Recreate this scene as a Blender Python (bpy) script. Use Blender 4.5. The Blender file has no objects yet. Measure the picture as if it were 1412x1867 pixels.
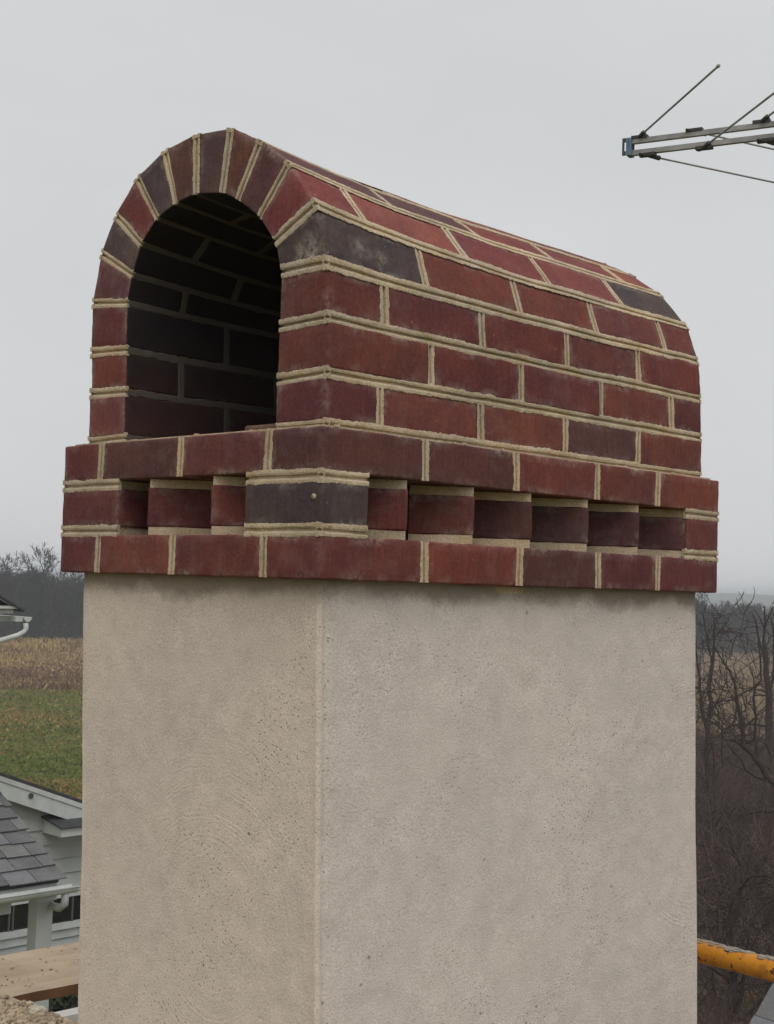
import bpy, bmesh, math, random
import numpy as np
from mathutils import Vector, Matrix, noise

sc = bpy.context.scene
COL = sc.collection
R_ = math.radians

# ------------------------------------------------------------------ camera
FOC = 2593.0                      # focal length in pixels of the 1412 x 1867 photograph
CAMP = Vector((-1.31628, -1.42361, -0.00344))
RT = Vector((0.69981, -0.71361, 0.03185))
DN = Vector((0.05852, 0.01284, -0.99820))
FW = Vector((0.71192, 0.70042, 0.05075))
cam_d = bpy.data.cameras.new('camera')
cam = bpy.data.objects.new('camera', cam_d); COL.objects.link(cam)
m = Matrix(((RT.x, -DN.x, -FW.x, CAMP.x), (RT.y, -DN.y, -FW.y, CAMP.y), (RT.z, -DN.z, -FW.z, CAMP.z), (0, 0, 0, 1)))
cam.matrix_world = m
cam_d.sensor_fit = 'VERTICAL'; cam_d.sensor_height = 24.0
cam_d.lens = FOC / 1867.0 * 24.0
cam_d.clip_start = 0.05; cam_d.clip_end = 8000
sc.camera = cam
sc.render.resolution_x = 774; sc.render.resolution_y = 1024

# ------------------------------------------------------------------ sky, sun, exposure
SUN_EL, SUN_AZ = 58.0, 232.0       # azimuth of the direction towards the sun, degrees from +X towards +Y
world = bpy.data.worlds.new('World'); sc.world = world; world.use_nodes = True
nt = world.node_tree; nt.nodes.clear()
sky = nt.nodes.new('ShaderNodeTexSky'); sky.sky_type = 'NISHITA'; sky.sun_disc = False
sky.sun_elevation = R_(SUN_EL); sky.sun_rotation = R_(90 - SUN_AZ); sky.dust_density = 6; sky.air_density = 1.0; sky.ozone_density = 1
hs = nt.nodes.new('ShaderNodeHueSaturation'); hs.inputs['Saturation'].default_value = 0.10
mix = nt.nodes.new('ShaderNodeMix'); mix.data_type = 'RGBA'; mix.inputs['Factor'].default_value = 0.86
tc = nt.nodes.new('ShaderNodeTexCoord')
mp = nt.nodes.new('ShaderNodeMapping'); mp.inputs['Scale'].default_value = (1.0, 1.0, 2.2)
nz = nt.nodes.new('ShaderNodeTexNoise'); nz.inputs['Scale'].default_value = 2.6; nz.inputs['Detail'].default_value = 4; nz.inputs['Roughness'].default_value = 0.45
cr = nt.nodes.new('ShaderNodeValToRGB')
cr.color_ramp.elements[0].position = 0.25; cr.color_ramp.elements[0].color = (6.20, 6.36, 6.48, 1)
cr.color_ramp.elements[1].position = 0.75; cr.color_ramp.elements[1].color = (7.10, 7.18, 7.27, 1)
bg = nt.nodes.new('ShaderNodeBackground'); bg.inputs['Strength'].default_value = 0.10
out = nt.nodes.new('ShaderNodeOutputWorld')
L_ = nt.links.new
L_(sky.outputs[0], hs.inputs['Color']); L_(hs.outputs[0], mix.inputs['A'])
L_(tc.outputs['Generated'], mp.inputs[0]); L_(mp.outputs[0], nz.inputs['Vector']); L_(nz.outputs['Fac'], cr.inputs[0])
L_(cr.outputs[0], mix.inputs['B']); L_(mix.outputs['Result'], bg.inputs['Color']); L_(bg.outputs[0], out.inputs['Surface'])
sun_d = bpy.data.lights.new('sun', 'SUN'); sun_d.energy = 1.1; sun_d.angle = R_(50); sun_d.color = (1.0, 0.965, 0.91)
sun = bpy.data.objects.new('sun', sun_d); COL.objects.link(sun)
sdir = Vector((math.cos(R_(SUN_EL)) * math.cos(R_(SUN_AZ)), math.cos(R_(SUN_EL)) * math.sin(R_(SUN_AZ)), math.sin(R_(SUN_EL))))
sun.rotation_euler = sdir.to_track_quat('Z', 'Y').to_euler(); sun.location = (0, 0, 30)
sc.view_settings.view_transform = 'Standard'; sc.view_settings.look = 'None'
sc.view_settings.exposure = 0.10; sc.view_settings.gamma = 1.0
sc.cycles.use_denoising = True
sc.cycles.max_bounces = 8; sc.cycles.volume_bounces = 2; sc.cycles.diffuse_bounces = 4

# ------------------------------------------------------------------ helpers
def at(u, v, D):                   # world point seen at photo pixel (u, v) at forward depth D
    return CAMP + D * (FW + (u - 706) / FOC * RT + (v - 933.5) / FOC * DN)
def ray(u, v): return FW + (u - 706) / FOC * RT + (v - 933.5) / FOC * DN
def onY(u, v, Y):
    r = ray(u, v); return CAMP + r * ((Y - CAMP.y) / r.y)
def onX(u, v, X):
    r = ray(u, v); return CAMP + r * ((X - CAMP.x) / r.x)
def onZ(u, v, Z):
    r = ray(u, v); return CAMP + r * ((Z - CAMP.z) / r.z)

def tag(o, label=None, cat=None, group=None, kind=None):
    if label: o['label'] = label
    if cat: o['category'] = cat
    if group: o['group'] = group
    if kind: o['kind'] = kind
    return o
def empty(name, loc, label, cat, group=None):
    o = bpy.data.objects.new(name, None); COL.objects.link(o); o.location = loc; o.empty_display_size = 0.2
    return tag(o, label, cat, group)

class MB:
    """collects vertices and faces, with per-face material slot and per-vertex colour, and links ONE object"""
    def __init__(s): s.v = []; s.f = []; s.m = []; s.c = []; s.sm = []
    def add(s, vs, fs, mat=0, col=(1, 1, 1), smooth=False, mats=None):
        b = len(s.v); s.v.extend([tuple(p) for p in vs])
        s.f.extend([tuple(b + i for i in f) for f in fs])
        s.m.extend(mats if mats is not None else [mat] * len(fs))
        s.sm.extend([smooth] * len(fs))
        if isinstance(col, list): s.c.extend(col)
        else: s.c.extend([col] * len(vs))
    def box(s, a, b, mat=0, col=(1, 1, 1)):
        x0, y0, z0 = [min(p, q) for p, q in zip(a, b)]; x1, y1, z1 = [max(p, q) for p, q in zip(a, b)]
        vs = [(x0, y0, z0), (x1, y0, z0), (x1, y1, z0), (x0, y1, z0), (x0, y0, z1), (x1, y0, z1), (x1, y1, z1), (x0, y1, z1)]
        s.add(vs, [(0, 3, 2, 1), (4, 5, 6, 7), (0, 1, 5, 4), (1, 2, 6, 5), (2, 3, 7, 6), (3, 0, 4, 7)], mat, col)
    def obox(s, o, ax, ay, az, mat=0, col=(1, 1, 1)):       # box from origin corner and three edge vectors
        o, ax, ay, az = [Vector(q) for q in (o, ax, ay, az)]
        vs = [o, o + ax, o + ax + ay, o + ay, o + az, o + ax + az, o + ax + ay + az, o + ay + az]
        fs = [(0, 3, 2, 1), (4, 5, 6, 7), (0, 1, 5, 4), (1, 2, 6, 5), (2, 3, 7, 6), (3, 0, 4, 7)]
        if ax.cross(ay).dot(az) < 0: fs = [f[::-1] for f in fs]
        s.add(vs, fs, mat, col)
    def prism(s, poly, d, mat=0, col=(1, 1, 1)):             # polygon (3d points) pushed along vector d
        n = len(poly); d = Vector(d); P = [Vector(p) for p in poly]
        vs = P + [p + d for p in P]
        fs = [tuple(range(n))[::-1], tuple(range(n, 2 * n))] + [(i, (i + 1) % n, n + (i + 1) % n, n + i) for i in range(n)]
        nn = (P[1] - P[0]).cross(P[2] - P[1])
        if nn.dot(d) < 0: fs = [f[::-1] for f in fs]
        s.add(vs, fs, mat, col)
    def tube(s, pts, rad, n=8, mat=0, col=(1, 1, 1), cap=True):
        P = [Vector(p) for p in pts]
        if not isinstance(rad, (list, tuple)): rad = [rad] * len(P)
        vs = []; fs = []
        t0 = (P[1] - P[0]).normalized(); a = t0.orthogonal().normalized()
        for i, p in enumerate(P):
            t = (P[min(i + 1, len(P) - 1)] - P[max(i - 1, 0)]).normalized()
            a = (a - t * a.dot(t)); a = a.normalized() if a.length > 1e-6 else t.orthogonal().normalized()
            b = t.cross(a)
            for k in range(n):
                g = 2 * math.pi * k / n
                vs.append(p + (a * math.cos(g) + b * math.sin(g)) * rad[i])
        for i in range(len(P) - 1):
            for k in range(n):
                fs.append((i * n + k, i * n + (k + 1) % n, (i + 1) * n + (k + 1) % n, (i + 1) * n + k))
        if cap and n > 2:
            fs.append(tuple(range(n))[::-1]); fs.append(tuple((len(P) - 1) * n + k for k in range(n)))
        s.add(vs, fs, mat, col, smooth=True)
    def build(s, name, mats, parent=None, usecol=False):
        me = bpy.data.meshes.new(name); me.from_pydata(s.v, [], s.f)
        for mm in (mats if isinstance(mats, (list, tuple)) else [mats]): me.materials.append(mm)
        me.polygons.foreach_set('material_index', s.m)
        me.polygons.foreach_set('use_smooth', s.sm)
        if usecol:
            ca = me.color_attributes.new('col', 'FLOAT_COLOR', 'POINT')
            arr = np.ones((len(s.v), 4), dtype=np.float32); cc = np.array(s.c, dtype=np.float32); arr[:, :cc.shape[1]] = cc
            ca.data.foreach_set('color', arr.ravel())
        me.update()
        o = bpy.data.objects.new(name, me); COL.objects.link(o)
        if parent is not None:
            o.parent = parent; o.matrix_parent_inverse = Matrix.Translation(-Vector(parent.location))
        return o

# ------------------------------------------------------------------ materials
def newmat(name):
    mt = bpy.data.materials.new(name); mt.use_nodes = True
    n = mt.node_tree; b = n.nodes['Principled BSDF']; b.inputs['Specular IOR Level'].default_value = 0.3
    return mt, n, b
def nd(n, t, **kw):
    q = n.nodes.new(t)
    for k, v in kw.items():
        if k in q.inputs: q.inputs[k].default_value = v
        else: setattr(q, k, v)
    return q
def mixc(n, fac, a, b, mode='MIX'):
    q = n.nodes.new('ShaderNodeMix'); q.data_type = 'RGBA'; q.blend_type = mode
    for key, val in (('Factor', fac), ('A', a), ('B', b)):
        if hasattr(val, 'is_output') or isinstance(val, bpy.types.NodeSocket): n.links.new(val, q.inputs[key])
        else: q.inputs[key].default_value = val if key == 'Factor' else (*val, 1)
    return q.outputs['Result']
def ramp(n, src, p0, p1, c0=(0, 0, 0), c1=(1, 1, 1)):
    q = n.nodes.new('ShaderNodeValToRGB'); e = q.color_ramp.elements
    e[0].position = p0; e[0].color = (*c0, 1); e[1].position = p1; e[1].color = (*c1, 1)
    n.links.new(src, q.inputs[0]); return q.outputs[0]
def noi(n, scale, detail=3, rough=0.55, vec=None, dist=0.0):
    q = nd(n, 'ShaderNodeTexNoise', Scale=scale, Detail=detail, Roughness=rough, Distortion=dist)
    if vec is None:
        g = n.nodes.new('ShaderNodeTexCoord'); vec = g.outputs['Object']
    n.links.new(vec, q.inputs['Vector']); return q.outputs['Fac']
def scaled(n, s):
    g = n.nodes.new('ShaderNodeTexCoord'); mpp = n.nodes.new('ShaderNodeMapping'); mpp.inputs['Scale'].default_value = s
    n.links.new(g.outputs['Object'], mpp.inputs[0]); return mpp.outputs[0]
def mth(n, op, a, b=None, clamp=False):
    q = n.nodes.new('ShaderNodeMath'); q.operation = op; q.use_clamp = clamp
    for i, val in enumerate((a, b)):
        if val is None: continue
        if isinstance(val, bpy.types.NodeSocket): n.links.new(val, q.inputs[i])
        else: q.inputs[i].default_value = val
    return q.outputs[0]
def bump(n, b, h, strength=0.5, dist=0.002, prev=None):
    q = n.nodes.new('ShaderNodeBump'); q.inputs['Strength'].default_value = strength; q.inputs['Distance'].default_value = dist
    n.links.new(h, q.inputs['Height'])
    if prev is not None: n.links.new(prev, q.inputs['Normal'])
    n.links.new(q.outputs[0], b.inputs['Normal']); return q.outputs[0]
def simple(name, c, rough=0.6, metal=0.0, var=0.12, scale=8.0, bmp=0.0, bscale=60):
    mt, n, b = newmat(name)
    f = noi(n, scale, 4, 0.6)
    lo = tuple(x * (1 - var) for x in c); hi = tuple(min(1, x * (1 + var)) for x in c)
    n.links.new(ramp(n, f, 0.3, 0.7, lo, hi), b.inputs['Base Color'])
    b.inputs['Roughness'].default_value = rough; b.inputs['Metallic'].default_value = metal
    if bmp: bump(n, b, noi(n, bscale, 4, 0.6), bmp, 0.003)
    return mt

MORT = (0.56, 0.455, 0.315)
def brick_mat(name, soot_shade):
    mt, n, b = newmat(name)
    a = nd(n, 'ShaderNodeAttribute', attribute_name='col')
    base = a.outputs['Color']
    blot = noi(n, 14, 4, 0.6)
    base = mixc(n, 1.0, base, ramp(n, blot, 0.3, 0.72, (0.82, 0.80, 0.84), (1.14, 1.12, 1.08)), 'MULTIPLY')
    tint = ramp(n, noi(n, 7, 3, 0.5), 0.35, 0.65)
    base = mixc(n, 1.0, base, mixc(n, tint, (0.94, 0.94, 1.06), (1.07, 1.02, 0.92)), 'MULTIPLY')
    fine = noi(n, 190, 3, 0.7)
    base = mixc(n, 1.0, base, ramp(n, fine, 0.3, 0.75, (0.74, 0.74, 0.76), (1.2, 1.2, 1.2)), 'MULTIPLY')
    # vertical drag marks from the wire cut
    drag = noi(n, 1.0, 3, 0.6, scaled(n, (150, 150, 18)))
    base = mixc(n, 1.0, base, ramp(n, drag, 0.35, 0.7, (0.9, 0.9, 0.9), (1.1, 1.1, 1.1)), 'MULTIPLY')
    # grey dust film and lime specks
    film = ramp(n, noi(n, 23, 5, 0.65), 0.52, 0.85)
    base = mixc(n, mth(n, 'MULTIPLY', film, 0.30), base, (0.26, 0.19, 0.17))
    speck = ramp(n, noi(n, 120, 2, 0.5), 0.74, 0.80)
    base = mixc(n, mth(n, 'MULTIPLY', speck, 0.45), base, (0.5, 0.42, 0.34))
    # lime bloom where the vertex alpha asks for it
    al = mth(n, 'SUBTRACT', 1.0, a.outputs['Alpha'])
    bl = mth(n, 'MULTIPLY', al, ramp(n, noi(n, 70, 5, 0.75), 0.40, 0.62))
    base = mixc(n, bl, base, (0.46, 0.40, 0.34))
    if soot_shade:
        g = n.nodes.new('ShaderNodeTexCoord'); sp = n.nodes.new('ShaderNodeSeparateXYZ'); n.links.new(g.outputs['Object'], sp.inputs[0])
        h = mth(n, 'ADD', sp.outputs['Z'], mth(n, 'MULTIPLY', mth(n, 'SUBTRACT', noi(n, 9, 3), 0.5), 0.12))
        base = mixc(n, ramp(n, h, 0.20, 0.42, (0.72, 0.72, 0.72), (0.96, 0.96, 0.96)), base, (0.012, 0.011, 0.013))  # soot, with the shade under the vault also put into the colour
    n.links.new(base, b.inputs['Base Color']); b.inputs['Roughness'].default_value = 0.82
    hgt = mth(n, 'ADD', mth(n, 'MULTIPLY', noi(n, 260, 3, 0.7), 0.5), mth(n, 'ADD', noi(n, 60, 4, 0.6), mth(n, 'MULTIPLY', drag, 0.5)))
    bump(n, b, hgt, 0.55, 0.0022)
    return mt
def mortar_mat(name, soot_shade=False):
    mt, n, b = newmat(name)
    f = noi(n, 18, 4, 0.6)
    base = ramp(n, f, 0.3, 0.7, tuple(x * y for x, y in zip(MORT, (0.78, 0.74, 0.66))), tuple(x * y for x, y in zip(MORT, (1.12, 1.14, 1.2))))
    g = noi(n, 380, 2, 0.7)
    base = mixc(n, 1.0, base, ramp(n, g, 0.3, 0.7, (0.72, 0.72, 0.72), (1.18, 1.18, 1.18)), 'MULTIPLY')
    base = mixc(n, 1.0, base, ramp(n, noi(n, 4, 3, 0.6), 0.35, 0.65, (0.84, 0.86, 0.90), (1.12, 1.08, 1.04)), 'MULTIPLY')
    red = ramp(n, noi(n, 31, 4, 0.6), 0.54, 0.72)
    base = mixc(n, mth(n, 'MULTIPLY', red, 0.35), base, (0.30, 0.15, 0.10))
    if soot_shade: base = mixc(n, 0.93, base, (0.066, 0.058, 0.054))  # soot plus the vault's inner shade, mixed into the mortar colour
    n.links.new(base, b.inputs['Base Color']); b.inputs['Roughness'].default_value = 0.95
    bump(n, b, mth(n, 'ADD', noi(n, 330, 3, 0.7), noi(n, 90, 3, 0.6)), 0.8, 0.0018)
    return mt
M_BRICK = brick_mat('fired red brick', False); M_BRICKS = brick_mat('sooted and shaded brick', True)
M_MORT = mortar_mat('tan lime mortar'); M_MORTS = mortar_mat('sooted and shaded mortar', True)

def stucco_mat():
    mt, n, b = newmat('troweled stucco')
    g = n.nodes.new('ShaderNodeTexCoord'); obj = g.outputs['Object']
    a = nd(n, 'ShaderNodeAttribute', attribute_name='col')
    low = noi(n, 3.2, 4, 0.55)
    base = mixc(n, 1.0, a.outputs['Color'], ramp(n, low, 0.3, 0.7, (0.93, 0.935, 0.945), (1.04, 1.03, 1.01)), 'MULTIPLY')
    mid = noi(n, 26, 4, 0.6)
    base = mixc(n, 1.0, base, ramp(n, mid, 0.3, 0.7, (0.93, 0.93, 0.93), (1.05, 1.05, 1.05)), 'MULTIPLY')
    grain = noi(n, 420, 2, 0.7)
    base = mixc(n, 1.0, base, ramp(n, grain, 0.3, 0.7, (0.78, 0.77, 0.76), (1.16, 1.16, 1.16)), 'MULTIPLY')
    # pin holes gathered in patches
    vo = nd(n, 'ShaderNodeTexVoronoi', Scale=120.0); n.links.new(obj, vo.inputs['Vector'])
    hole = ramp(n, vo.outputs['Distance'], 0.10, 0.24, (1, 1, 1), (0, 0, 0))
    patch = ramp(n, noi(n, 5.5, 3, 0.6), 0.46, 0.66)
    arris = mth(n, 'SUBTRACT', 1.0, a.outputs['Alpha'])
    hole = mth(n, 'MULTIPLY', hole, mth(n, 'MAXIMUM', patch, arris))
    base = mixc(n, mth(n, 'MULTIPLY', hole, 0.55), base, (0.10, 0.09, 0.075))
    vo2 = nd(n, 'ShaderNodeTexVoronoi', Scale=27.0); n.links.new(obj, vo2.inputs['Vector'])
    hole2 = mth(n, 'MULTIPLY', ramp(n, vo2.outputs['Distance'], 0.05, 0.10, (1, 1, 1), (0, 0, 0)), mth(n, 'MAXIMUM', arris, ramp(n, noi(n, 11, 2, 0.6), 0.55, 0.65)))
    base = mixc(n, mth(n, 'MULTIPLY', hole2, 0.6), base, (0.13, 0.09, 0.06))
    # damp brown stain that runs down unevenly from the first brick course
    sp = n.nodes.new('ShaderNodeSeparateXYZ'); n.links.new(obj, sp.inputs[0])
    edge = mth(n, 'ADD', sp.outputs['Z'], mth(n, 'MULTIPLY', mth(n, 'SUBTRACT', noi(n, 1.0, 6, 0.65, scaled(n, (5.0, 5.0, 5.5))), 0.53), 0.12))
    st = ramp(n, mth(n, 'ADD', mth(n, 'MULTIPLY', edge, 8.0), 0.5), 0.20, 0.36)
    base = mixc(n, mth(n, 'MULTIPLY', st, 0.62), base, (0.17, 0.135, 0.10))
    n.links.new(base, b.inputs['Base Color']); b.inputs['Roughness'].default_value = 0.93
    # trowel arcs: rings around several centres, broken up
    arcs = None
    for cx, cy, cz, sc_, msk in ((0.03, 0.25, -0.52, 62, 1.0), (0.62, 0.03, -0.98, 50, 1.0), (0.98, 0.03, -0.42, 55, 1.0)):
        vs = n.nodes.new('ShaderNodeVectorMath'); vs.operation = 'DISTANCE'; n.links.new(obj, vs.inputs[0]); vs.inputs[1].default_value = (cx, cy, cz)
        dd = mth(n, 'ADD', vs.outputs['Value'], mth(n, 'MULTIPLY', noi(n, 7, 2, 0.5), 0.022))
        cmb = n.nodes.new('ShaderNodeCombineXYZ'); n.links.new(mth(n, 'MULTIPLY', dd, sc_ * 2.6), cmb.inputs[0])
        line = noi(n, 1.0, 3, 0.7, cmb.outputs[0])
        near = mth(n, 'MULTIPLY', ramp(n, vs.outputs['Value'], 0.20, 0.48, (1, 1, 1), (0, 0, 0)), ramp(n, vs.outputs['Value'], 0.05, 0.14))
        line = mth(n, 'MULTIPLY', line, near)
        line = mth(n, 'MULTIPLY', line, ramp(n, noi(n, 6 + sc_ / 20, 3, 0.6), 0.42, 0.6))
        arcs = line if arcs is None else mth(n, 'ADD', arcs, line)
    h = mth(n, 'ADD', mth(n, 'MULTIPLY', arcs, 1.5), mth(n, 'ADD', mth(n, 'MULTIPLY', grain, 0.55), mth(n, 'MULTIPLY', mid, 0.35)))
    h = mth(n, 'ADD', h, mth(n, 'MULTIPLY', noi(n, 230, 4, 0.7), 0.9))
    h = mth(n, 'SUBTRACT', h, mth(n, 'MULTIPLY', mth(n, 'ADD', hole, hole2), 1.2))
    bump(n, b, h, 0.48, 0.0028)
    return mt
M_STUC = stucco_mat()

# ------------------------------------------------------------------ brick and mortar geometry
def nz3(p, s): return noise.noise(Vector(p) * s)
rng = random.Random(4)
def brick(mb, cage, col, seed, soot_shade_axis=None, r=0.0032, step=0.013, bloom=None, mi=0):
    """cage[a][b][c] = 8 corner points; rounded, slightly uneven block. soot_shade_axis=(axis, side): that face takes material 1"""
    cg = [[[Vector(cage[a][b][c]) for c in (0, 1)] for b in (0, 1)] for a in (0, 1)]
    LN = [max((cg[1][0][0] - cg[0][0][0]).length, (cg[1][1][1] - cg[0][1][1]).length),
          max((cg[0][1][0] - cg[0][0][0]).length, (cg[1][1][1] - cg[1][0][1]).length),
          max((cg[0][0][1] - cg[0][0][0]).length, (cg[1][1][1] - cg[1][1][0]).length)]
    def P(a, b, c):
        return sum((cg[i][j][k] * ((a if i else 1 - a) * (b if j else 1 - b) * (c if k else 1 - c)) for i in (0, 1) for j in (0, 1) for k in (0, 1)), Vector())
    prm = []
    for L in LN:
        e = min(r / L, 0.3); nn = max(2, int(round(L / step)))
        prm.append([0, e * 0.45] + [e + (1 - 2 * e) * i / nn for i in range(nn + 1)] + [1 - e * 0.45, 1])
    vid = {}; vs = []; cols = []; fs = []; ms = []
    ctr = P(.5, .5, .5)
    def vert(i, j, k):
        key = (i, j, k)
        if key in vid: return vid[key]
        q = [prm[0][i], prm[1][j], prm[2][k]]
        e = [min(r / L, 0.3) for L in LN]
        qc = [min(max(t, ee), 1 - ee) for t, ee in zip(q, e)]
        p = P(*q); pc = P(*qc); d = p - pc
        if d.length > 1e-7: d = d.normalized()
        n1 = nz3(p + Vector((seed * 3.1, seed, 0)), 22); n2 = nz3(p + Vector((0, seed, seed * 1.7)), 85)
        edge = sum(1 for t in q if t < 0.001 or t > 0.999)
        rr = r + 0.0010 * n1 + 0.0007 * n2 - (0.0022 * max(0, n2 + 0.05) if edge > 1 else 0)
        w = pc + d * rr
        al = 1.0
        if bloom:
            for (bc, br) in bloom:
                al = min(al, 1 - max(0.0, 1 - (w - Vector(bc)).length / br))
        if sum(1 for t_, ix, pr in zip(q, (i, j, k), prm) if ix <= 2 or ix >= len(pr) - 3) >= 2: al = min(al, 0.86 + 0.6 * n1)
        vid[key] = len(vs); vs.append(w); cols.append((*col, al)); return vid[key]
    for ax in range(3):
        o1, o2 = [t for t in range(3) if t != ax]
        for side in (0, 1):
            fix = 0 if side == 0 else len(prm[ax]) - 1
            for i in range(len(prm[o1]) - 1):
                for j in range(len(prm[o2]) - 1):
                    q = []
                    for (di, dj) in ((0, 0), (1, 0), (1, 1), (0, 1)):
                        idx = [0, 0, 0]; idx[ax] = fix; idx[o1] = i + di; idx[o2] = j + dj
                        q.append(vert(*idx))
                    fc = sum((vs[t] for t in q), Vector()) / 4
                    nn = (vs[q[1]] - vs[q[0]]).cross(vs[q[2]] - vs[q[1]])
                    if nn.dot(fc - ctr) < 0: q = q[::-1]
                    fs.append(tuple(q)); ms.append(1 if soot_shade_axis == (ax, side) else mi)
    b0 = len(mb.v)
    mb.v.extend([tuple(p) for p in vs]); mb.f.extend([tuple(b0 + i for i in f) for f in fs])
    mb.m.extend(ms); mb.sm.extend([True] * len(fs)); mb.c.extend(cols)

PROF = [(-1.0, -0.8), (-0.93, 0.0), (-0.78, 0.25), (-0.50, 0.35), (-0.26, -0.6), (-0.12, -5.0), (0.13, -5.0), (0.24, -0.3), (0.50, 0.45), (0.80, 0.25), (0.94, 0.0), (1.0, -0.8)]
FLATP = [(-1.0, -1.5), (-0.8, 0.3), (-0.3, 0.6), (0.3, 0.5), (0.8, 0.3), (1.0, -1.5)]
def bead(mb, a, b, across, normal, w, mat=2, prof=PROF, step=0.0027, ext=(0, 0), seed=0.0, amp=1.0):
    """tooled mortar joint from a to b: two proud lips with a struck line between them"""
    a = Vector(a); b = Vector(b); t = (b - a).normalized(); a = a - t * ext[0]; b = b + t * ext[1]
    ln = (b - a).length; n = max(2, int(ln / step)); ac = Vector(across).normalized(); nm = Vector(normal).normalized()
    vs = []; fs = []; k = len(prof)
    for i in range(n + 1):
        p = a + (b - a) * (i / n); q = p + Vector((seed * 7.3, seed * 2.1, seed))
        wl = w * 0.5 * (1 + 0.10 * amp * nz3(q, 55) + 0.19 * amp * nz3(q + Vector((9, 0, 0)), 260) + 0.14 * nz3(q, 9))
        wr = w * 0.5 * (1 + 0.10 * amp * nz3(q + Vector((0, 5, 0)), 55) + 0.19 * amp * nz3(q + Vector((0, 9, 4)), 260) + 0.14 * nz3(q + Vector((3, 3, 3)), 9))
        gs = 0.0012 * nz3(q + Vector((0, 0, 7)), 16)
        hh = 0.00035 * nz3(q + Vector((2, 2, 0)), 70)
        for (s, h) in prof:
            off = (s * (wl if s < 0 else wr)) + (gs if abs(s) < 0.5 else 0)
            hj = h * 0.001 + (hh + 0.0004 * nz3(q + Vector((s * 3, 0, 1)), 160) if abs(s) < 0.99 else 0)
            vs.append(p + ac * off + nm * hj)
    for i in range(n):
        for j in range(k - 1):
            fs.append((i * k + j, i * k + j + 1, (i + 1) * k + j + 1, (i + 1) * k + j))
    # orientation
    f = fs[k // 2]; nn = (Vector(vs[f[1]]) - Vector(vs[f[0]])).cross(Vector(vs[f[2]]) - Vector(vs[f[1]]))
    if nn.dot(nm) < 0: fs = [q[::-1] for q in fs]
    for row in (0, n):
        b0 = len(vs); vs += [vs[row * k + j] - nm * (0.0062 + (PROF[j][1] if prof is PROF else 0) * .001) for j in range(k)]
        fs += [(row * k + j, row * k + j + 1, b0 + j + 1, b0 + j) for j in range(k - 1)]
    mb.add(vs, fs, mat, (1, 1, 1, 1), smooth=False)

REDS = [(0.150, 0.042, 0.033), (0.138, 0.037, 0.031), (0.156, 0.046, 0.034), (0.122, 0.036, 0.033), (0.132, 0.040, 0.036), (0.160, 0.043, 0.030)]
DARK = (0.074, 0.053, 0.051); MAROON = (0.110, 0.044, 0.041); BROWN = (0.125, 0.052, 0.038)
def red():
    c = rng.choice(REDS); f = rng.uniform(0.95, 1.18); return (c[0] * f, c[1] * f * rng.uniform(.92, 1.06), c[2] * f)

W, L, D, B, P_ = 0.635, 1.017, 0.027, 0.0612, 0.0747
ZB = 0.2106
GROUND = -8.0
chim = empty('chimney', (L / 2, W / 2, GROUND), 'stuccoed chimney stack topped with a red brick corbel band and arched brick hood', 'chimney')

# arched hood: joint lines measured on the front face (Y, Z), right springing to left springing
OUT = [(.022, .217), (.024, .290), (.027, .368), (.034, .446), (.060, .534), (.121, .604), (.187, .650), (.259, .683), (.343, .690), (.425, .681), (.499, .650), (.555, .596), (.593, .537), (.613, .455), (.612, .371), (.609, .300), (.608, .219)]
INN = [(.129, .217), (.131, .286), (.130, .365), (.130, .445), (.148, .493), (.183, .534), (.235, .569), (.274, .587), (.340, .596), (.389, .590), (.438, .573), (.479, .537), (.501, .490), (.512, .446), (.509, .366), (.506, .297), (.503, .221)]
X0, X1 = D, L - D
HEADS = {1: [.134, .355, .574, .785], 2: [.241, .457, .674, .889], 3: [.143, .362, .580, .789], 4: [.236, .462, .672, .882],
         5: [.132, .361, .579, .790], 6: [.250, .46, .665, .88], 7: [.140, .36, .570, .780], 8: [.235, .452, .668, .88],
         9: [.14, .36, .58, .79], 10: [.24, .45, .66, .87], 11: [.135, .35, .57, .785], 12: [.24, .45, .67, .88],
         13: [.14, .36, .575, .79], 14: [.238, .455, .67, .885], 15: [.14, .355, .575, .785], 16: [.24, .457, .672, .888]}
SPEC = {(4, 0): DARK, (5, 4): DARK, (6, 0): MAROON, (7, 0): BROWN, (8, 0): (0.105, 0.058, 0.052), (9, 0): BROWN, (10, 0): (0.085, 0.058, 0.060),
        (12, 0): (0.10, 0.066, 0.058), (13, 0): (0.15, 0.055, 0.05), (1, 3): (0.115, 0.05, 0.045), (16, 0): (0.19, 0.06, 0.052), (6, 1): MAROON}
hood = MB()
V2 = lambda p: Vector((0, p[0], p[1]))
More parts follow.
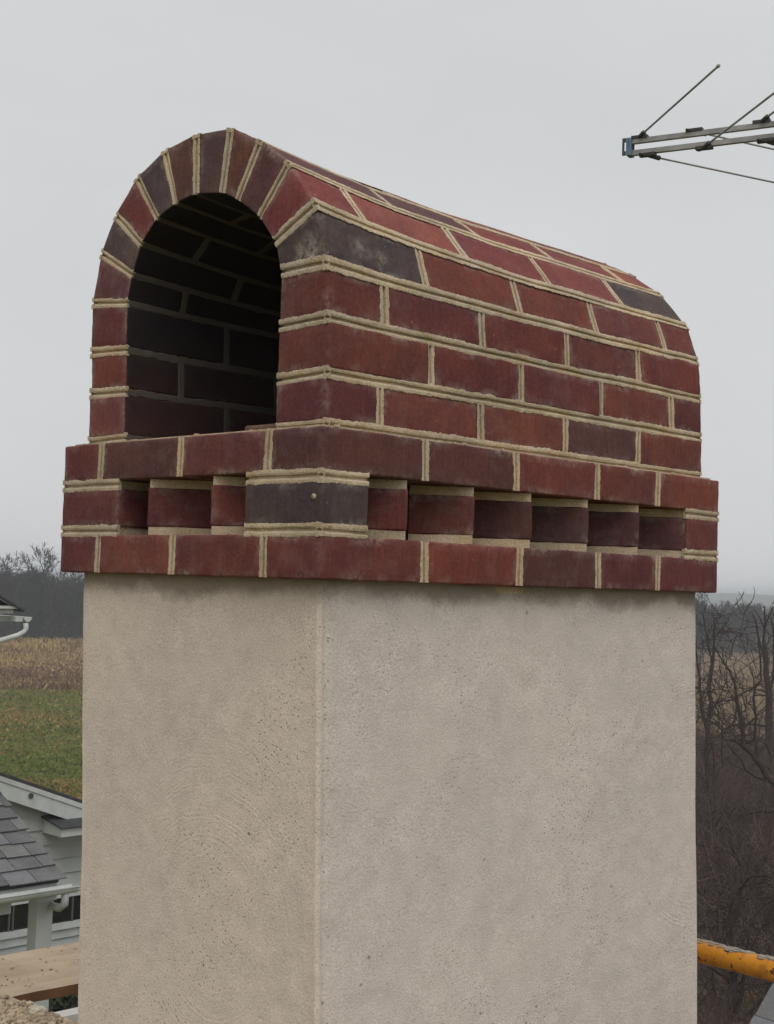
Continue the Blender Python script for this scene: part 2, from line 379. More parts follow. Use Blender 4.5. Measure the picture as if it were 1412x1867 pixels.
for k in range(1, 17):
    o0, o1, i0, i1 = V2(OUT[k - 1]), V2(OUT[k]), V2(INN[k - 1]), V2(INN[k])
    to = (o1 - o0).normalized(); ti = (i1 - i0).normalized()
    ho, hi = (0.0062, 0.0062) if k in (1, 2, 3, 14, 15, 16) else (0.0072, 0.0042)
    if k == 1 or k == 16: pass
    oa, ob, ia, ib = o0 + to * ho, o1 - to * ho, i0 + ti * hi, i1 - ti * hi
    xs = [X0 - 0.0055] + HEADS[k] + [X1 + 0.0055]
    for q in range(len(xs) - 1):
        xa, xb = xs[q] + 0.0055, xs[q + 1] - 0.0055
        jit = rng.uniform(-0.0014, 0.0014); jx = rng.uniform(-0.0012, 0.0012)
        rad = ((oa + ob) - (ia + ib)).normalized() * jit
        def cp(p, x): return Vector((x, p.y, p.z))
        xa2 = xa + (jx if q == 0 else 0)
        # axes: a = along X, b = inner->outer, c = along the arc
        cage = [[[cp(ia, x), cp(ib, x)], [cp(oa + rad, x), cp(ob + rad, x)]] for x in (xa2, xb)]
        bloom = None
        if (k, q) == (4, 0): bloom = [((X0, 0.072, 0.462), 0.040), ((0.105, 0.03, 0.495), 0.030), ((0.145, 0.03, 0.485), 0.026)]
        brick(hood, cage, SPEC.get((k, q), tuple(c * (1.36 if 5 <= k <= 8 else 1.12 if k == 4 else 1.0) for c in red())), k * 7.7 + q * 3.3, soot_shade_axis=(1, 0), bloom=bloom)  # upper rows lightened: stronger skylight on them put into the brick colour
# mortar core behind the faces, closed ring section
def hood_core(x0, x1, rec=0.0075):
    n = len(OUT); vs = []; fs = []; mats = []; m_ = 2 * n; sl = 28
    for s_ in range(sl + 1):
        x = x0 + rec + (x1 - x0 - 2 * rec) * s_ / sl
        for o, i in zip(OUT, INN):
            o_, i_ = V2(o), V2(i); d = (o_ - i_).normalized()
            a = o_ - d * rec; c = i_ + d * 0.003
            vs.append((x, a.y, a.z)); vs.append((x, c.y, c.z))
    E_ = sl * m_
    for k in range(n - 1):
        a, c, e, g = 2 * k, 2 * k + 1, 2 * k + 2, 2 * k + 3
        fs += [(a, e, g, c), (E_ + a, E_ + c, E_ + g, E_ + e)]; mats += [2, 2]
        for s_ in range(sl):
            b_ = s_ * m_
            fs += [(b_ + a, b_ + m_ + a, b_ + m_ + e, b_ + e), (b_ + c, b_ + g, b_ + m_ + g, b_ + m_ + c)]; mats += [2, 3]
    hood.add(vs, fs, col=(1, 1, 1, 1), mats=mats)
hood_core(X0, X1)
for k in range(17):
    o, i = V2(OUT[k]), V2(INN[k]); d = (o - i).normalized()
    tc_ = (V2(OUT[min(k + 1, 16)]) - V2(OUT[max(k - 1, 0)])).normalized()
    wid = 0.0190
    wid = 0.0225 if k in (3, 4) else wid
    z_lift = 0.0
    for xf, nx in ((X0, -1), (X1, 1)):
        bead(hood, (xf, i.y, i.z), (xf, o.y, o.z), tc_, (nx, 0, 0), wid * (0.90 if 4 < k < 13 else 1.0), ext=(0.0, 0.0009), seed=k + (20 if nx > 0 else 0))
    nrm = Vector((0, tc_.z, -tc_.y))
    if nrm.dot(d) < 0: nrm = -nrm
    bead(hood, (X0, o.y, o.z), (X1, o.y, o.z), tc_, nrm, wid + 0.0005, ext=(0.0009, 0.0009), seed=50 + k)
    tin = (V2(INN[min(k + 1, 16)]) - V2(INN[max(k - 1, 0)])).normalized()
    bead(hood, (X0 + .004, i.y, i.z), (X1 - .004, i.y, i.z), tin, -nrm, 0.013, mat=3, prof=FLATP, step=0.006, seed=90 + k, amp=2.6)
for k in range(1, 17):
    o0, o1, i0, i1 = V2(OUT[k - 1]), V2(OUT[k]), V2(INN[k - 1]), V2(INN[k])
    to = (o1 - o0).normalized(); nrm = Vector((0, to.z, -to.y))
    if nrm.dot(o0 - i0) < 0: nrm = -nrm
    for x in HEADS[k]:
        j = rng.uniform(-.002, .002); j2 = rng.uniform(-.002, .002)
        bead(hood, (x + j, *(o0 + to * 0.006).yz), (x + j2, *(o1 - to * 0.006).yz), (1, 0, 0), nrm, rng.uniform(0.0150, 0.0190), seed=x * 9 + k)
        ti = (i1 - i0).normalized()
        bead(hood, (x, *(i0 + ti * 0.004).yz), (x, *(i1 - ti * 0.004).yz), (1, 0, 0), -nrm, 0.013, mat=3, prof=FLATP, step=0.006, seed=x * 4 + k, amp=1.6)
def sag(p):                               # the vault was laid lower behind its front ring; measured off the bed joints
    x, y, z = p
    g = float(np.interp(x, [.027, .13, .25, .48, .75, 1.0], [0, .33, .62, .90, .97, 1.0]))
    hh = float(np.interp(z, [.30, .366, .44, .50, .54], [0, .12, .30, .72, 1.0]))
    w = 0.0016 * nz3((x, y, z), 7)
    return (x, y + w * .5 * min(1, z / .3), z - .0305 * g * hh + w * (1 if z > .3 else .3))
hood.v = [sag(p) for p in hood.v]
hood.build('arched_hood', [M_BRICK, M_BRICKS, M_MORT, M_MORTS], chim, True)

# ---- brown bat of brick bedded just inside the foot of the right jamb
lg0 = MB(); brick(lg0, [[[(x, y, z) for z in (ZB + .002, ZB + .0145)] for y in (.118, .208)] for x in (.034, .30)], (0.13, 0.072, 0.045), 5.5)
lg0.box((.038, .122, ZB - .004), (.29, .200, ZB + .0035), 2, (1, 1, 1, 1))
lg0.build('brick_ledge', [M_BRICK, M_BRICKS, M_MORT], chim, True)
# ---- plain corbel courses: a ring of bricks
TH = 0.102
def ring_course(name, z0, z1, fj, sj, specs, zbead_top=None):
    mb = MB(); h = 0.0055
    def blk(x0, x1, y0, y1, col, sd):
        j = rng.uniform(-.0010, .0010)
        cage = [[[(x, y, z) for z in (z0, z1)] for y in (y0, y1)] for x in (x0, x1)]
        brick(mb, cage, col, sd)
    xs = [0] + [s for s in sj] + [L]; ys = [fj[0] - 0.0] + list(fj[1:])
    for i in range(len(xs) - 1):          # near long side (Y=0) and far long side (Y=W)
        a = xs[i] + (h if i else 0); b = xs[i + 1] - (h if i < len(xs) - 2 else 0)
        blk(a, b, 0, fj[0] - h, specs.get(('s', i), red()), i + z0 * 90)
        blk(a, b, fj[-1] + h, W, specs.get(('b', i), red()), i + 30 + z0 * 90)
    for i in range(len(fj) - 1):          # front and far ends
        blk(0, TH, fj[i] + h, fj[i + 1] - h, specs.get(('f', i), red()), i + 60 + z0 * 90)
        blk(L - TH, L, fj[i] + h, fj[i + 1] - h, red(), i + 80 + z0 * 90)
    rec = 0.0075
    for (a, b) in (((rec, rec, z0 + .001), (L - rec, TH - .004, z1 - .001)), ((rec, W - TH + .004, z0 + .001), (L - rec, W - rec, z1 - .001)),
                   ((rec, TH - .004, z0 + .001), (TH - .004, W - TH + .004, z1 - .001)), ((L - TH + .004, TH - .004, z0 + .001), (L - rec, W - TH + .004, z1 - .001))):
        mb.box(a, b, 2, (1, 1, 1, 1))
    for y in fj:
        bead(mb, (0, y, z0 + .001), (0, y + rng.uniform(-.003, .003), z1), (0, 1, 0), (-1, 0, 0), rng.uniform(.0155, .0185), seed=y * 5 + z0)
        bead(mb, (L, y, z0 + .001), (L, y, z1), (0, 1, 0), (1, 0, 0), 0.0155, seed=y * 5 + z0 + 4)
    for x in sj:
        bead(mb, (x, 0, z0 + .001), (x + rng.uniform(-.003, .003), 0, z1), (1, 0, 0), (0, -1, 0), rng.uniform(.0155, .0185), seed=x * 5 + z0 + 9)
        bead(mb, (x, W, z0 + .001), (x, W, z1), (1, 0, 0), (0, 1, 0), 0.0155, seed=x * 5 + z0 + 14)
    return mb
c1 = ring_course('lower', 0, B, [.115, .328, .526], [.214, .433, .643, .820], {('s', 0): (0.145, 0.042, 0.035), ('s', 2): (.105, .038, .034)})
c1.build('corbel_course', [M_BRICK, M_BRICKS, M_MORT, M_MORTS], chim, True)
c3 = ring_course('upper', 2 * P_, ZB, [.114, .317, .528], [.209, .420, .634, .814], {('s', 0): (0.112, 0.042, 0.036), ('s', 1): (0.118, 0.042, 0.035), ('f', 0): (0.135, 0.042, 0.038), ('f', 1): (0.105, 0.042, 0.038)})
# mortar wash over the top of the corbel, with the flue opening left free
for (a, b) in (((.012, .012), (L - .012, .135)), ((.012, W - .135), (L - .012, W - .012)), ((.012, .135), (.10, W - .135)), ((L - .10, .135), (L - .012, W - .135))):
    c3.box((*a, ZB - .003), (*b, ZB + .0035), 2, (1, 1, 1, 1))
for i in range(46):                       # ragged crumbs of mortar along the front and side ledge
    t = rng.random(); p = Vector((rng.uniform(.01, .028), rng.uniform(.0, .62), ZB + .002)) if rng.random() < .4 else Vector((rng.uniform(.0, 1.0), rng.uniform(.008, .024), ZB + .002))
    s = rng.uniform(.0015, .0042)
    c3.obox(p, (s * 1.6, s * rng.uniform(-.5, .5), 0), (s * rng.uniform(-.4, .4), s * 1.3, 0), (0, 0, s), 2, (1, 1, 1, 1))
c3.build('corbel_course', [M_BRICK, M_BRICKS, M_MORT, M_MORTS], chim, True)

# ---- dogtooth course
dt = MB(); z0, z1 = P_, P_ + B; zm0, zm1 = B, 2 * P_
def rblk(x0, x1, y0, y1, col, sd):
    brick(dt, [[[(x, y, z) for z in (z0, z1)] for y in (y0, y1)] for x in (x0, x1)], col, sd)
rblk(0, .093, 0, .159, DARK, 1); rblk(0, .100, .475, W, (0.135, 0.042, 0.038), 2)
rblk(.910, L, 0, .159, (0.16, 0.046, 0.04), 3); rblk(.91, L, .475, W, red(), 4)
def tooth(cx, cy, nx, ny, sd, col):        # apex point and the outward normal of the wall it stands in
    n = Vector((nx, ny, 0)); t = Vector((-ny, nx, 0)); A = Vector((cx, cy, 0)) - n * 0.002; s = 0.0720
    p0 = A; p1 = A - n * s + t * s; p2 = A - n * 2 * s; p3 = A - n * s - t * s
    cage = [[[(*p.xy, z) for z in (z0, z1)] for p in pr] for pr in ((p0, p1), (p3, p2))]
    brick(dt, cage, col, sd)
    q = [A - n * .0028, A - n * s + t * (s - .0028), A - n * (2 * s - .003), A - n * s - t * (s - .0028)]
    dt.prism([(*p.xy, zm0 + .0005) for p in q], (0, 0, zm1 - zm0 - .001), 2, (1, 1, 1, 1))
SIDE = [.175, .323, .463, .614, .762]
for i, x in enumerate(SIDE):
    tooth(x, 0, 0, -1, 10 + i, [red(), (.12,.04,.035), (.09,.038,.035), (.08,.038,.036), (0.09, .037, .035)][i]); tooth(x + .02, W, 0, 1, 20 + i, red())
tooth(.912, 0.0, 0, -1, 16, MAROON)
for i, y in enumerate((.240, .397)):
    tooth(0, y, -1, 0, 30 + i, (0.135, .038, .034)); tooth(L, y, 1, 0, 40 + i, red())
bk = 0.088
for (a, b) in (((bk, bk), (L - bk, bk + .05)), ((bk, W - bk - .05), (L - bk, W - bk)), ((bk, bk + .05), (bk + .05, W - bk - .05)), ((L - bk - .05, bk + .05), (L - bk, W - bk - .05))):
    dt.box((*a, zm0 + .0008), (*b, zm1 - .0008), 2, (1, 1, 1, 1))
for (x0, x1, y0, y1) in ((.004, .088, .004, .154), (.004, .095, .480, W - .004), (.915, L - .004, .004, .154), (.915, L - .004, .48, W - .004)):
    dt.box((x0, y0, zm0 + .0006), (x1, y1, zm1 - .0006), 2, (1, 1, 1, 1))
for zc, w_ in ((.0681, 0.0200), (.1427, 0.0205)):
    for (a, b, ac, nm, e) in (((0, 0, zc), (0, .159, zc), (0, 0, 1), (-1, 0, 0), (.0009, 0)), ((0, .475, zc), (0, W, zc), (0, 0, 1), (-1, 0, 0), (0, .0009)),
                              ((0, 0, zc), (.093, 0, zc), (0, 0, 1), (0, -1, 0), (.0009, 0)), ((.905, 0, zc), (L, 0, zc), (0, 0, 1), (0, -1, 0), (0, .0009)),
                              ((L, 0, zc), (L, .159, zc), (0, 0, 1), (1, 0, 0), (.0009, 0)), ((L, .475, zc), (L, W, zc), (0, 0, 1), (1, 0, 0), (0, .0009)),
                              ((0, W, zc), (.1, W, zc), (0, 0, 1), (0, 1, 0), (.0009, 0)), ((.905, W, zc), (L, W, zc), (0, 0, 1), (0, 1, 0), (0, .0009))):
        bead(dt, a, b, ac, nm, w_, seed=zc * 40 + a[0] + a[1] * 3, ext=e)
def blob(mb, c, r, seed, mat, sq=(1, 1, 1), col=(1, 1, 1, 1), sub=2):
    bm = bmesh.new(); bmesh.ops.create_icosphere(bm, subdivisions=sub, radius=1)
    vs = []
    for v in bm.verts:
        k = 1 + 0.35 * nz3(v.co + Vector((seed, seed * 2, 0)), 1.6) + 0.2 * nz3(v.co + Vector((seed, 0, 3)), 4)
        vs.append(Vector(c) + Vector((v.co.x * sq[0], v.co.y * sq[1], v.co.z * sq[2])) * r * k)
    fs = [tuple(v.index for v in f.verts) for f in bm.faces]; bm.free()
    mb.add(vs, fs, mat, col, smooth=False)
blob(dt, (.0, .012, .114), .0042, 3, 2)
blob(dt, (.02, .0005, .0745), .003, 5, 2); blob(dt, (.051, .30 - .11, .09), .0028, 7, 2)
dt.build('dogtooth_course', [M_BRICK, M_BRICKS, M_MORT, M_MORTS], chim, True)

# ---- stuccoed shaft, leaning very slightly like the old stack it covers
sh = MB()
fine = 0.0075
xa, xb, ya, yb = 0.0285, 0.9885, 0.0285, 0.6065
rc = 0.004
def perim():
    pts = []
    def seg(p, q, n, side):
        for i in range(n): pts.append((p[0] + (q[0] - p[0]) * i / n, p[1] + (q[1] - p[1]) * i / n, side))
    def arc(cx, cy, a0, side):
        for i in range(4):
            a = a0 + math.pi / 2 * i / 4; pts.append((cx + rc * math.cos(a), cy + rc * math.sin(a), side))
    seg((xa + rc, ya), (xa + .04, ya), 16, 0); seg((xa + .04, ya), (xb - rc, ya), 123, 0); arc(xb - rc, ya + rc, -math.pi / 2, 1)
    seg((xb, ya + rc), (xb, yb - rc), 20, 1); arc(xb - rc, yb - rc, 0, 1)
    seg((xb - rc, yb), (xa + rc, yb), 30, 2); arc(xa + rc, yb - rc, math.pi / 2, 2)
    seg((xa, yb - rc), (xa, ya + .03), 72, 3); seg((xa, ya + .03), (xa, ya + rc), 9, 3); arc(xa + rc, ya + rc, math.pi, 3)
    return pts
PR = perim(); NP = len(PR)
zs = [0.0 - i * fine for i in range(int(1.05 / fine))] + [-1.06 - 0.25 * i for i in range(1, 27)] + [GROUND - .3]
vs = []; cs = []; fs = []
lean = Vector((0.0165, -0.0125, 0)) / 0.74
for z in zs:
    for (x, y, side) in PR:
        p = Vector((x, y, z)); c = Vector(((xa + xb) / 2, (ya + yb) / 2, z))
        nn = {0: Vector((0, -1, 0)), 1: Vector((1, 0, 0)), 2: Vector((0, 1, 0)), 3: Vector((-1, 0, 0))}[side]
        dsp = 0.0030 * nz3(p, 3.2) + 0.0016 * nz3(p + Vector((5, 5, 5)), 9) + 0.0007 * nz3(p, 34)
        # lip left by the trowel down the near arris, with a scratched line beside it
        e = math.hypot(x - xa, y - ya)
        if e < 0.035: dsp += (0.0016 * math.exp(-((e - 0.004) / 0.004) ** 2) - 0.0016 * math.exp(-((e - 0.015) / 0.005) ** 2) if side == 0 else 0.001 * math.exp(-(e / 0.006) ** 2)) + 0.0008 * nz3(p + Vector((1, 0, 0)), 60)
        wob = 0.0035 * nz3((0, 0, z * 1.0 + 11), 4.5)
        q = p + nn * dsp + lean * (-z if z > -1.1 else 1.1) + Vector((wob * (1 if side == 1 else 0.4 if side in (0, 3) and e < .03 else 0), (wob if side in (2, 3) and y > .55 else 0), 0))
        vs.append(q)
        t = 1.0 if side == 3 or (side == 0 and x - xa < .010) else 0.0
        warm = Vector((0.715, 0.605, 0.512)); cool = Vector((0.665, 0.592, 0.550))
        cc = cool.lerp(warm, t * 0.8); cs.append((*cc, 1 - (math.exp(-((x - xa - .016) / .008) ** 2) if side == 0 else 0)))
for i in range(len(zs) - 1):
    for k in range(NP):
        k2 = (k + 1) % NP
        fs.append((i * NP + k, (i + 1) * NP + k, (i + 1) * NP + k2, i * NP + k2))
sh.add(vs, fs, 0, cs, smooth=True)
# bed of rough mortar between stucco and bricks
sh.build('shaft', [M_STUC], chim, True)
tp = MB(); zt = -0.0015
for (a, b) in (((.030, .030), (.985, .13)), ((.030, .505), (.985, .604)), ((.030, .13), (.13, .505)), ((.885, .13), (.985, .505))):
    tp.box((*a, -0.012), (*b, zt), 0, (1, 1, 1, 1))
tp.build('mortar_bed', [M_MORT], chim)

# ------------------------------------------------------------------ television antenna
M_ALU = simple('weathered aluminium', (0.31, 0.30, 0.29), 0.6, 0.2, 0.2, 20)
M_CLAMP = simple('dark plastic clamp', (0.05, 0.047, 0.045), 0.6)
M_BLUE = simple('blue grey bracket', (0.13, 0.20, 0.27), 0.5, 0.2, 0.25, 60)
ZU, ZL = 0.0, 0.0
tipU = at(1146, 259.5, 5.0); tipL = at(1146, 281, 5.0)
fh = Vector((FW.x, FW.y, 0)).normalized(); rh = Vector((fh.y, -fh.x, 0))
def head(deg): return fh * math.cos(R_(deg)) + rh * math.sin(R_(deg))
bd = head(118.5); ea = head(170.5); eb = head(62.0)
ant = empty('tv_antenna', tipU + bd * 2.3 + Vector((0, 0, GROUND - tipU.z)), 'grey aluminium television antenna with twin booms and swept rods above the right end', 'antenna')
tipL = Vector((tipU.x, tipU.y, tipL.z))
for tip in (tipU, tipL):
    b_ = MB(); n_ = rh.cross(bd)
    side = Vector((bd.y, -bd.x, 0)); s_ = 0.0085
    b_.obox(tip - side * s_ - Vector((0, 0, s_)), bd * 2.5, side * 2 * s_, (0, 0, 2 * s_)); b_.build('boom', M_ALU, ant)
def boomat(tip, px):               # boom position under photo column px
    best = min((abs((lambda q: 706 + FOC * q.dot(RT) / q.dot(FW))(tip + bd * t - CAMP) - px), t) for t in [i * 0.005 for i in range(500)])
    return best[1]
EL = [('U', 1163, 'a', .71), ('L', 1178, 'b', .80), ('L', 1280, 'a', .88), ('U', 1262, 'b', .90), ('U', 1386, 'a', 1.0), ('L', 1392, 'b', 1.02)]
for w_, px, dr, ln in EL:
    tip = tipU if w_ == 'U' else tipL; t = boomat(tip, px); zoff = 0.012 if w_ == 'U' else -0.012
    p = tip + bd * t + Vector((0, 0, zoff)); dv = ea if dr == 'a' else eb
    e_ = MB(); e_.tube([p + dv * .01, p + dv * ln], 0.0036, 8); e_.tube([p + dv * (ln - .005), p + dv * (ln + .005)], 0.0055, 8)
    eo = e_.build('rod', M_ALU, ant)
    k_ = MB(); side = Vector((bd.y, -bd.x, 0))
    k_.obox(p - bd * .022 - side * .011 - Vector((0, 0, .005)), bd * .058, side * .022, (0, 0, .011))
    k_.tube([p - dv * .028, p + dv * .06], [.004, .009], 6)
    k_.build('clamp', M_CLAMP, ant)
for extra in (1.0, 1.55, 2.1):
    for tip, zoff in ((tipU, .012), (tipL, -.012)):
        for dv in ((ea,) if zoff > 0 else (eb,)):
            p = tip + bd * extra + Vector((0, 0, zoff)); e_ = MB(); e_.tube([p, p + dv * (.9 + extra * .3)], 0.0042, 6); e_.build('rod', M_ALU, ant)
br = MB(); side = Vector((bd.y, -bd.x, 0)); zc = (tipU.z + tipL.z) / 2; o = Vector((tipU.x, tipU.y, zc))
H = .031; wd = .018
q0 = o + side * (wd - .002) - Vector((0, 0, H))
br.obox(q0 - bd * .016, bd * .008, side * .002, (0, 0, 2 * H), 1); br.obox(q0 - bd * .008, bd * .006, side * .002, (0, 0, H * .5), 1)
br.obox(q0 - bd * .008 + Vector((0, 0, H * 1.5)), bd * .006, side * .002, (0, 0, H * .5), 1); br.obox(q0 - bd * .002, bd * .019, side * .002, (0, 0, 2 * H), 0)
br.obox(q0 + bd * .006 + side * .002, bd * .001, side * .0015, (0, 0, 2 * H), 1)
br.obox(o - side * (wd - .004) - bd * .001 + Vector((0, 0, H - .002)), bd * .018, side * (2 * wd - .006), (0, 0, .002), 0); br.obox(o - side * (wd - .004) - bd * .001 - Vector((0, 0, H)), bd * .018, side * (2 * wd - .006), (0, 0, .002), 0)
br.obox(o - side * wd - Vector((0, 0, H)), bd * .017, side * .002, (0, 0, 2 * H), 0)
br.build('end_bracket', [M_BLUE, simple('dark blue grey edge', (.05, .07, .085), .5)], ant)
ms_ = MB(); mp0 = tipU + bd * 2.3; ms_.tube([(mp0.x, mp0.y, GROUND), (mp0.x, mp0.y, mp0.z + .15)], .019, 12); ms_.build('mast', M_ALU, ant)

# ------------------------------------------------------------------ scaffold
def yellow_mat():
    mt, n, b = newmat('chipped yellow enamel')
    f = noi(n, 12, 3); base = ramp(n, f, 0.3, 0.7, (0.50, 0.185, 0.008), (0.64, 0.27, 0.012))
    base = mixc(n, mth(n, 'MULTIPLY', ramp(n, noi(n, 30, 5, 0.7), 0.5, 0.62), 0.5), base, (0.20, 0.07, 0.015))
    chips = ramp(n, noi(n, 46, 3, 0.6), 0.60, 0.63); base = mixc(n, chips, base, (0.045, 0.018, 0.012))
    g = n.nodes.new('ShaderNodeNewGeometry'); sp = n.nodes.new('ShaderNodeSeparateXYZ')
    tcx = n.nodes.new('ShaderNodeTexCoord')
    n.links.new(base, b.inputs['Base Color']); b.inputs['Roughness'].default_value = 0.38; b.inputs['Specular IOR Level'].default_value = 0.5
    bump(n, b, noi(n, 60, 3, 0.6), 0.25, 0.002); return mt
M_YEL = yellow_mat()
M_GALV = simple('dull galvanised tube', (0.30, 0.31, 0.32), 0.5, 0.5, 0.15, 12)
pa = at(1277, 1738, 2.93); pb = at(1412, 1764, 2.80)
tx = onX(1277, 1738, 1.25); ty = onX(1412, 1764, 1.25)
tz = (tx.z + ty.z) / 2
def frame_thing(x, zt_, label, mat):
    f = empty('scaffolding', (x, .8, GROUND), label, 'scaffolding', 'yellow scaffolding around the stack')
    t = MB(); t.tube([(x, -1.05, zt_ + (-.026 if x > 1 else 0)), (x, 0.1, zt_), (x, 2.25, zt_ + (0.03 if x > 1 else 0))], .0225, 20); t.build('top_tube', mat, f)
    for y in (-1.05, 2.25):
        q = MB(); q.tube([(x, y, GROUND), (x, y, zt_ + (.06 if x < 0 else -.02))], .0225, 14); q.build('leg', mat, f)
    for z in (-.970, -2.4, -3.9, -5.4, -6.9):
        if z < zt_ - .05:
            q = MB(); q.tube([(x, -1.05, z), (x, 2.25, z)], .018, 12); q.build('rung', mat, f)
    return f
f1 = frame_thing(1.25, tz, 'chipped yellow steel scaffold tube crossing behind the lower right edge of the chimney', M_YEL)
f2 = frame_thing(-2.6, -.9695, 'yellow scaffold frame under the planks at far left', M_YEL)
# crust of dried mortar lying along the yellow tube
cr_ = MB(); rr = random.Random(8)
for i in range(420):
    y = rr.uniform(-.35, .55); a = rr.gauss(0, 0.34) * (0.6 + 0.8 * abs(nz3((y, 0, 0), 14)))
    s = rr.uniform(.002, .0055)
    zt_ = tz + (-.026 * (0.1 - y) / 1.15 if y < .1 else .03 * (y - .1) / 2.15)
    blob(cr_, (1.25 + math.sin(a) * .0225, y, zt_ + math.cos(a) * .0225 + s * .05), s, i, 0, (1, 2.0, .45), sub=1)
M_CRUST = simple('dried grey mortar', (0.30, 0.27, 0.23), 0.95, 0, 0.25, 60, 0.6, 300)
cr_.build('mortar_crust', M_CRUST, f1)['kind'] = 'stuff'

def wood_mat():
    mt, n, b = newmat('dusty scaffold plank')
    base = ramp(n, noi(n, 1.0, 4, 0.6, scaled(n, (3, 22, 22))), 0.3, 0.7, (0.29, 0.21, 0.135), (0.42, 0.325, 0.23))
    dust = ramp(n, noi(n, 7, 5, 0.6), 0.35, 0.6)
    base = mixc(n, mth(n, 'MULTIPLY', dust, 0.7), base, (0.47, 0.38, 0.27))
    base = mixc(n, ramp(n, noi(n, 42, 4, 0.7), 0.66, 0.70), base, (0.16, 0.105, 0.06))
    n.links.new(base, b.inputs['Base Color']); b.inputs['Roughness'].default_value = 0.9
    bump(n, b, noi(n, 80, 4, 0.7), 0.5, 0.002); return mt
M_WOOD = wood_mat(); M_EDGE = simple('brown plank edge', (0.17, 0.085, 0.045), 0.85, 0, 0.3, 14, 0.3)
def plank(name, x0, x1, y0, y1, zt_, th, label, along, seed):
    mb = MB(); n = 120; m2 = 8; rr = random.Random(seed); vs = []; fs = []; ms2 = []
    for j in range(m2 + 1):
        for i in range(n + 1):
            u, v = (i / n, j / m2)
            x = x0 + (x1 - x0) * (u if along == 'x' else v); y = y0 + (y1 - y0) * (v if along == 'x' else u)
            e = 0.0025 * nz3((x * 6, y * 6, seed), 2) + 0.0012 * nz3((x, y, seed), 60)
            z = zt_ + e * .6
            if j in (0, m2):
                if along == 'x': y += e
                else: x += e
                z -= 0.0015
            vs.append((x, y, z))
    for j in range(m2):
        for i in range(n):
            a = j * (n + 1) + i; q = (a, a + 1, a + n + 2, a + n + 1)
            fs.append(q if along == 'x' else q[::-1])
    K = len(vs); vs += [(x, y, z - th) for (x, y, z) in vs]
    top = list(fs); mats = [0] * len(top)
    fs = top + [tuple(K + t for t in q[::-1]) for q in top]; mats += [1] * len(top)
    bd_ = [(i, i + 1) for i in range(n)] + [(j * (n + 1) + n, (j + 1) * (n + 1) + n) for j in range(m2)] + [(m2 * (n + 1) + i + 1, m2 * (n + 1) + i) for i in range(n)] + [((j + 1) * (n + 1), j * (n + 1)) for j in range(m2)]
    for a, b in bd_:
        q = (a, K + a, K + b, b); fs.append(q if along == 'x' else q[::-1]); mats.append(1)
    mb.add(vs, fs, mats=mats); o = mb.build(name, [M_WOOD, M_EDGE]); return tag(o, label, 'plank')
pn = onZ(33, 1813, -.906); pn2 = onZ(137, 1789, -.906); pf = onZ(70, 1727, -.906)
plank('scaffold_plank', -3.0, 1.75, (pn.y + pn2.y) / 2, pf.y, -.909, .022, 'dusty tan plank with a brown sawn edge, lying beyond the chimney at lower left', 'x', 3)
p2a = onZ(95, 1845, -.866); p2b = onZ(20, 1812, -.866)
XE = (p2a.x + p2b.x) / 2
plank('scaffold_plank', XE - .30, XE, -.75, 1.95, -.868, .038, 'plank buried under mortar rubble in the bottom left corner', 'y', 5)
M_RUB = simple('crumbled old mortar', (0.42, 0.335, 0.235), 0.95, 0, 0.5, 45, 0.8, 180)
rub = MB(); rr = random.Random(5)
for i in range(3400):
    x = XE - abs(rr.gauss(0.0, .13)) - .008; y = rr.uniform(.45, 1.22)
    if x < XE - .29: continue
    dens = 1.0 if y < 1.08 - (XE - x) * .0 else 0.25
    if rr.random() > dens: continue
    s = rr.uniform(.0012, .0045) if rr.random() < .88 else rr.uniform(.0045, .0095)
    heap = 0.03 * max(0, 1 - (y - .6) / .5) * max(0, min(1, (XE - x) / .05))
    blob(rub, (x, y, -.867 + heap + s * .4), s, i * .37, 0, (1, 1, .75), sub=1)
# the body of the heap
n = 40; hv = []; hf = []
for j in range(n + 1):
    for i in range(n + 1):
        x = XE - .29 + .285 * i / n; y = .4 + .8 * j / n
        e = min(1, (XE - .003 - x) / .03, (x - XE + .29) / .03)
        heap = 0.03 * max(0, min(1, 1 - (y - .6) / .5)) * max(0, min(1, (XE - x) / .05))
        hv.append((x, y, -.870 + (heap + .003 + .004 * nz3((x, y, 0), 40)) * max(0, e)))
for j in range(n):
    for i in range(n): a = j * (n + 1) + i; hf.append((a, a + 1, a + n + 2, a + n + 1))
rub.add(hv, hf)
tag(rub.build('mortar_rubble', M_RUB), 'crumbled tan mortar rubble heaped on the plank at bottom left', 'rubble', kind='stuff')
for px, py, s, lb in ((70, 1838, .017, 'larger pale lump of old mortar at the rear right edge of the rubble heap'),):
    k_ = MB(); c = onZ(px, py, -.855); blob(k_, (min(c.x, XE - .012), c.y, -.861), s * .82, 11, 0, (1.1, 1.5, .7), sub=3)
    tag(k_.build('mortar_lump', simple('pale mortar lump', (0.52, 0.46, 0.36), 0.95, 0, 0.2, 40, 0.6, 200)), lb, 'mortar lump')
crumb = MB()
for i in range(500):
    x = rr.uniform(-1.0, 1.4); y = rr.uniform((pn.y + pn2.y) / 2 + .01, pf.y - .01); s = rr.uniform(.0010, .0028) if rr.random() < .93 else rr.uniform(.003, .006)
    blob(crumb, (x, y, -.908 + s * .3), s, i * .7, 0 if rr.random() < .8 else 1, (1.5, 1.0, .6), sub=1)
tag(crumb.build('mortar_crumbs', [M_RUB, simple('brown splinters', (.13, .085, .05), .9)]), 'crumbs of mortar and splinters scattered on the tan plank', 'crumbs', kind='stuff')
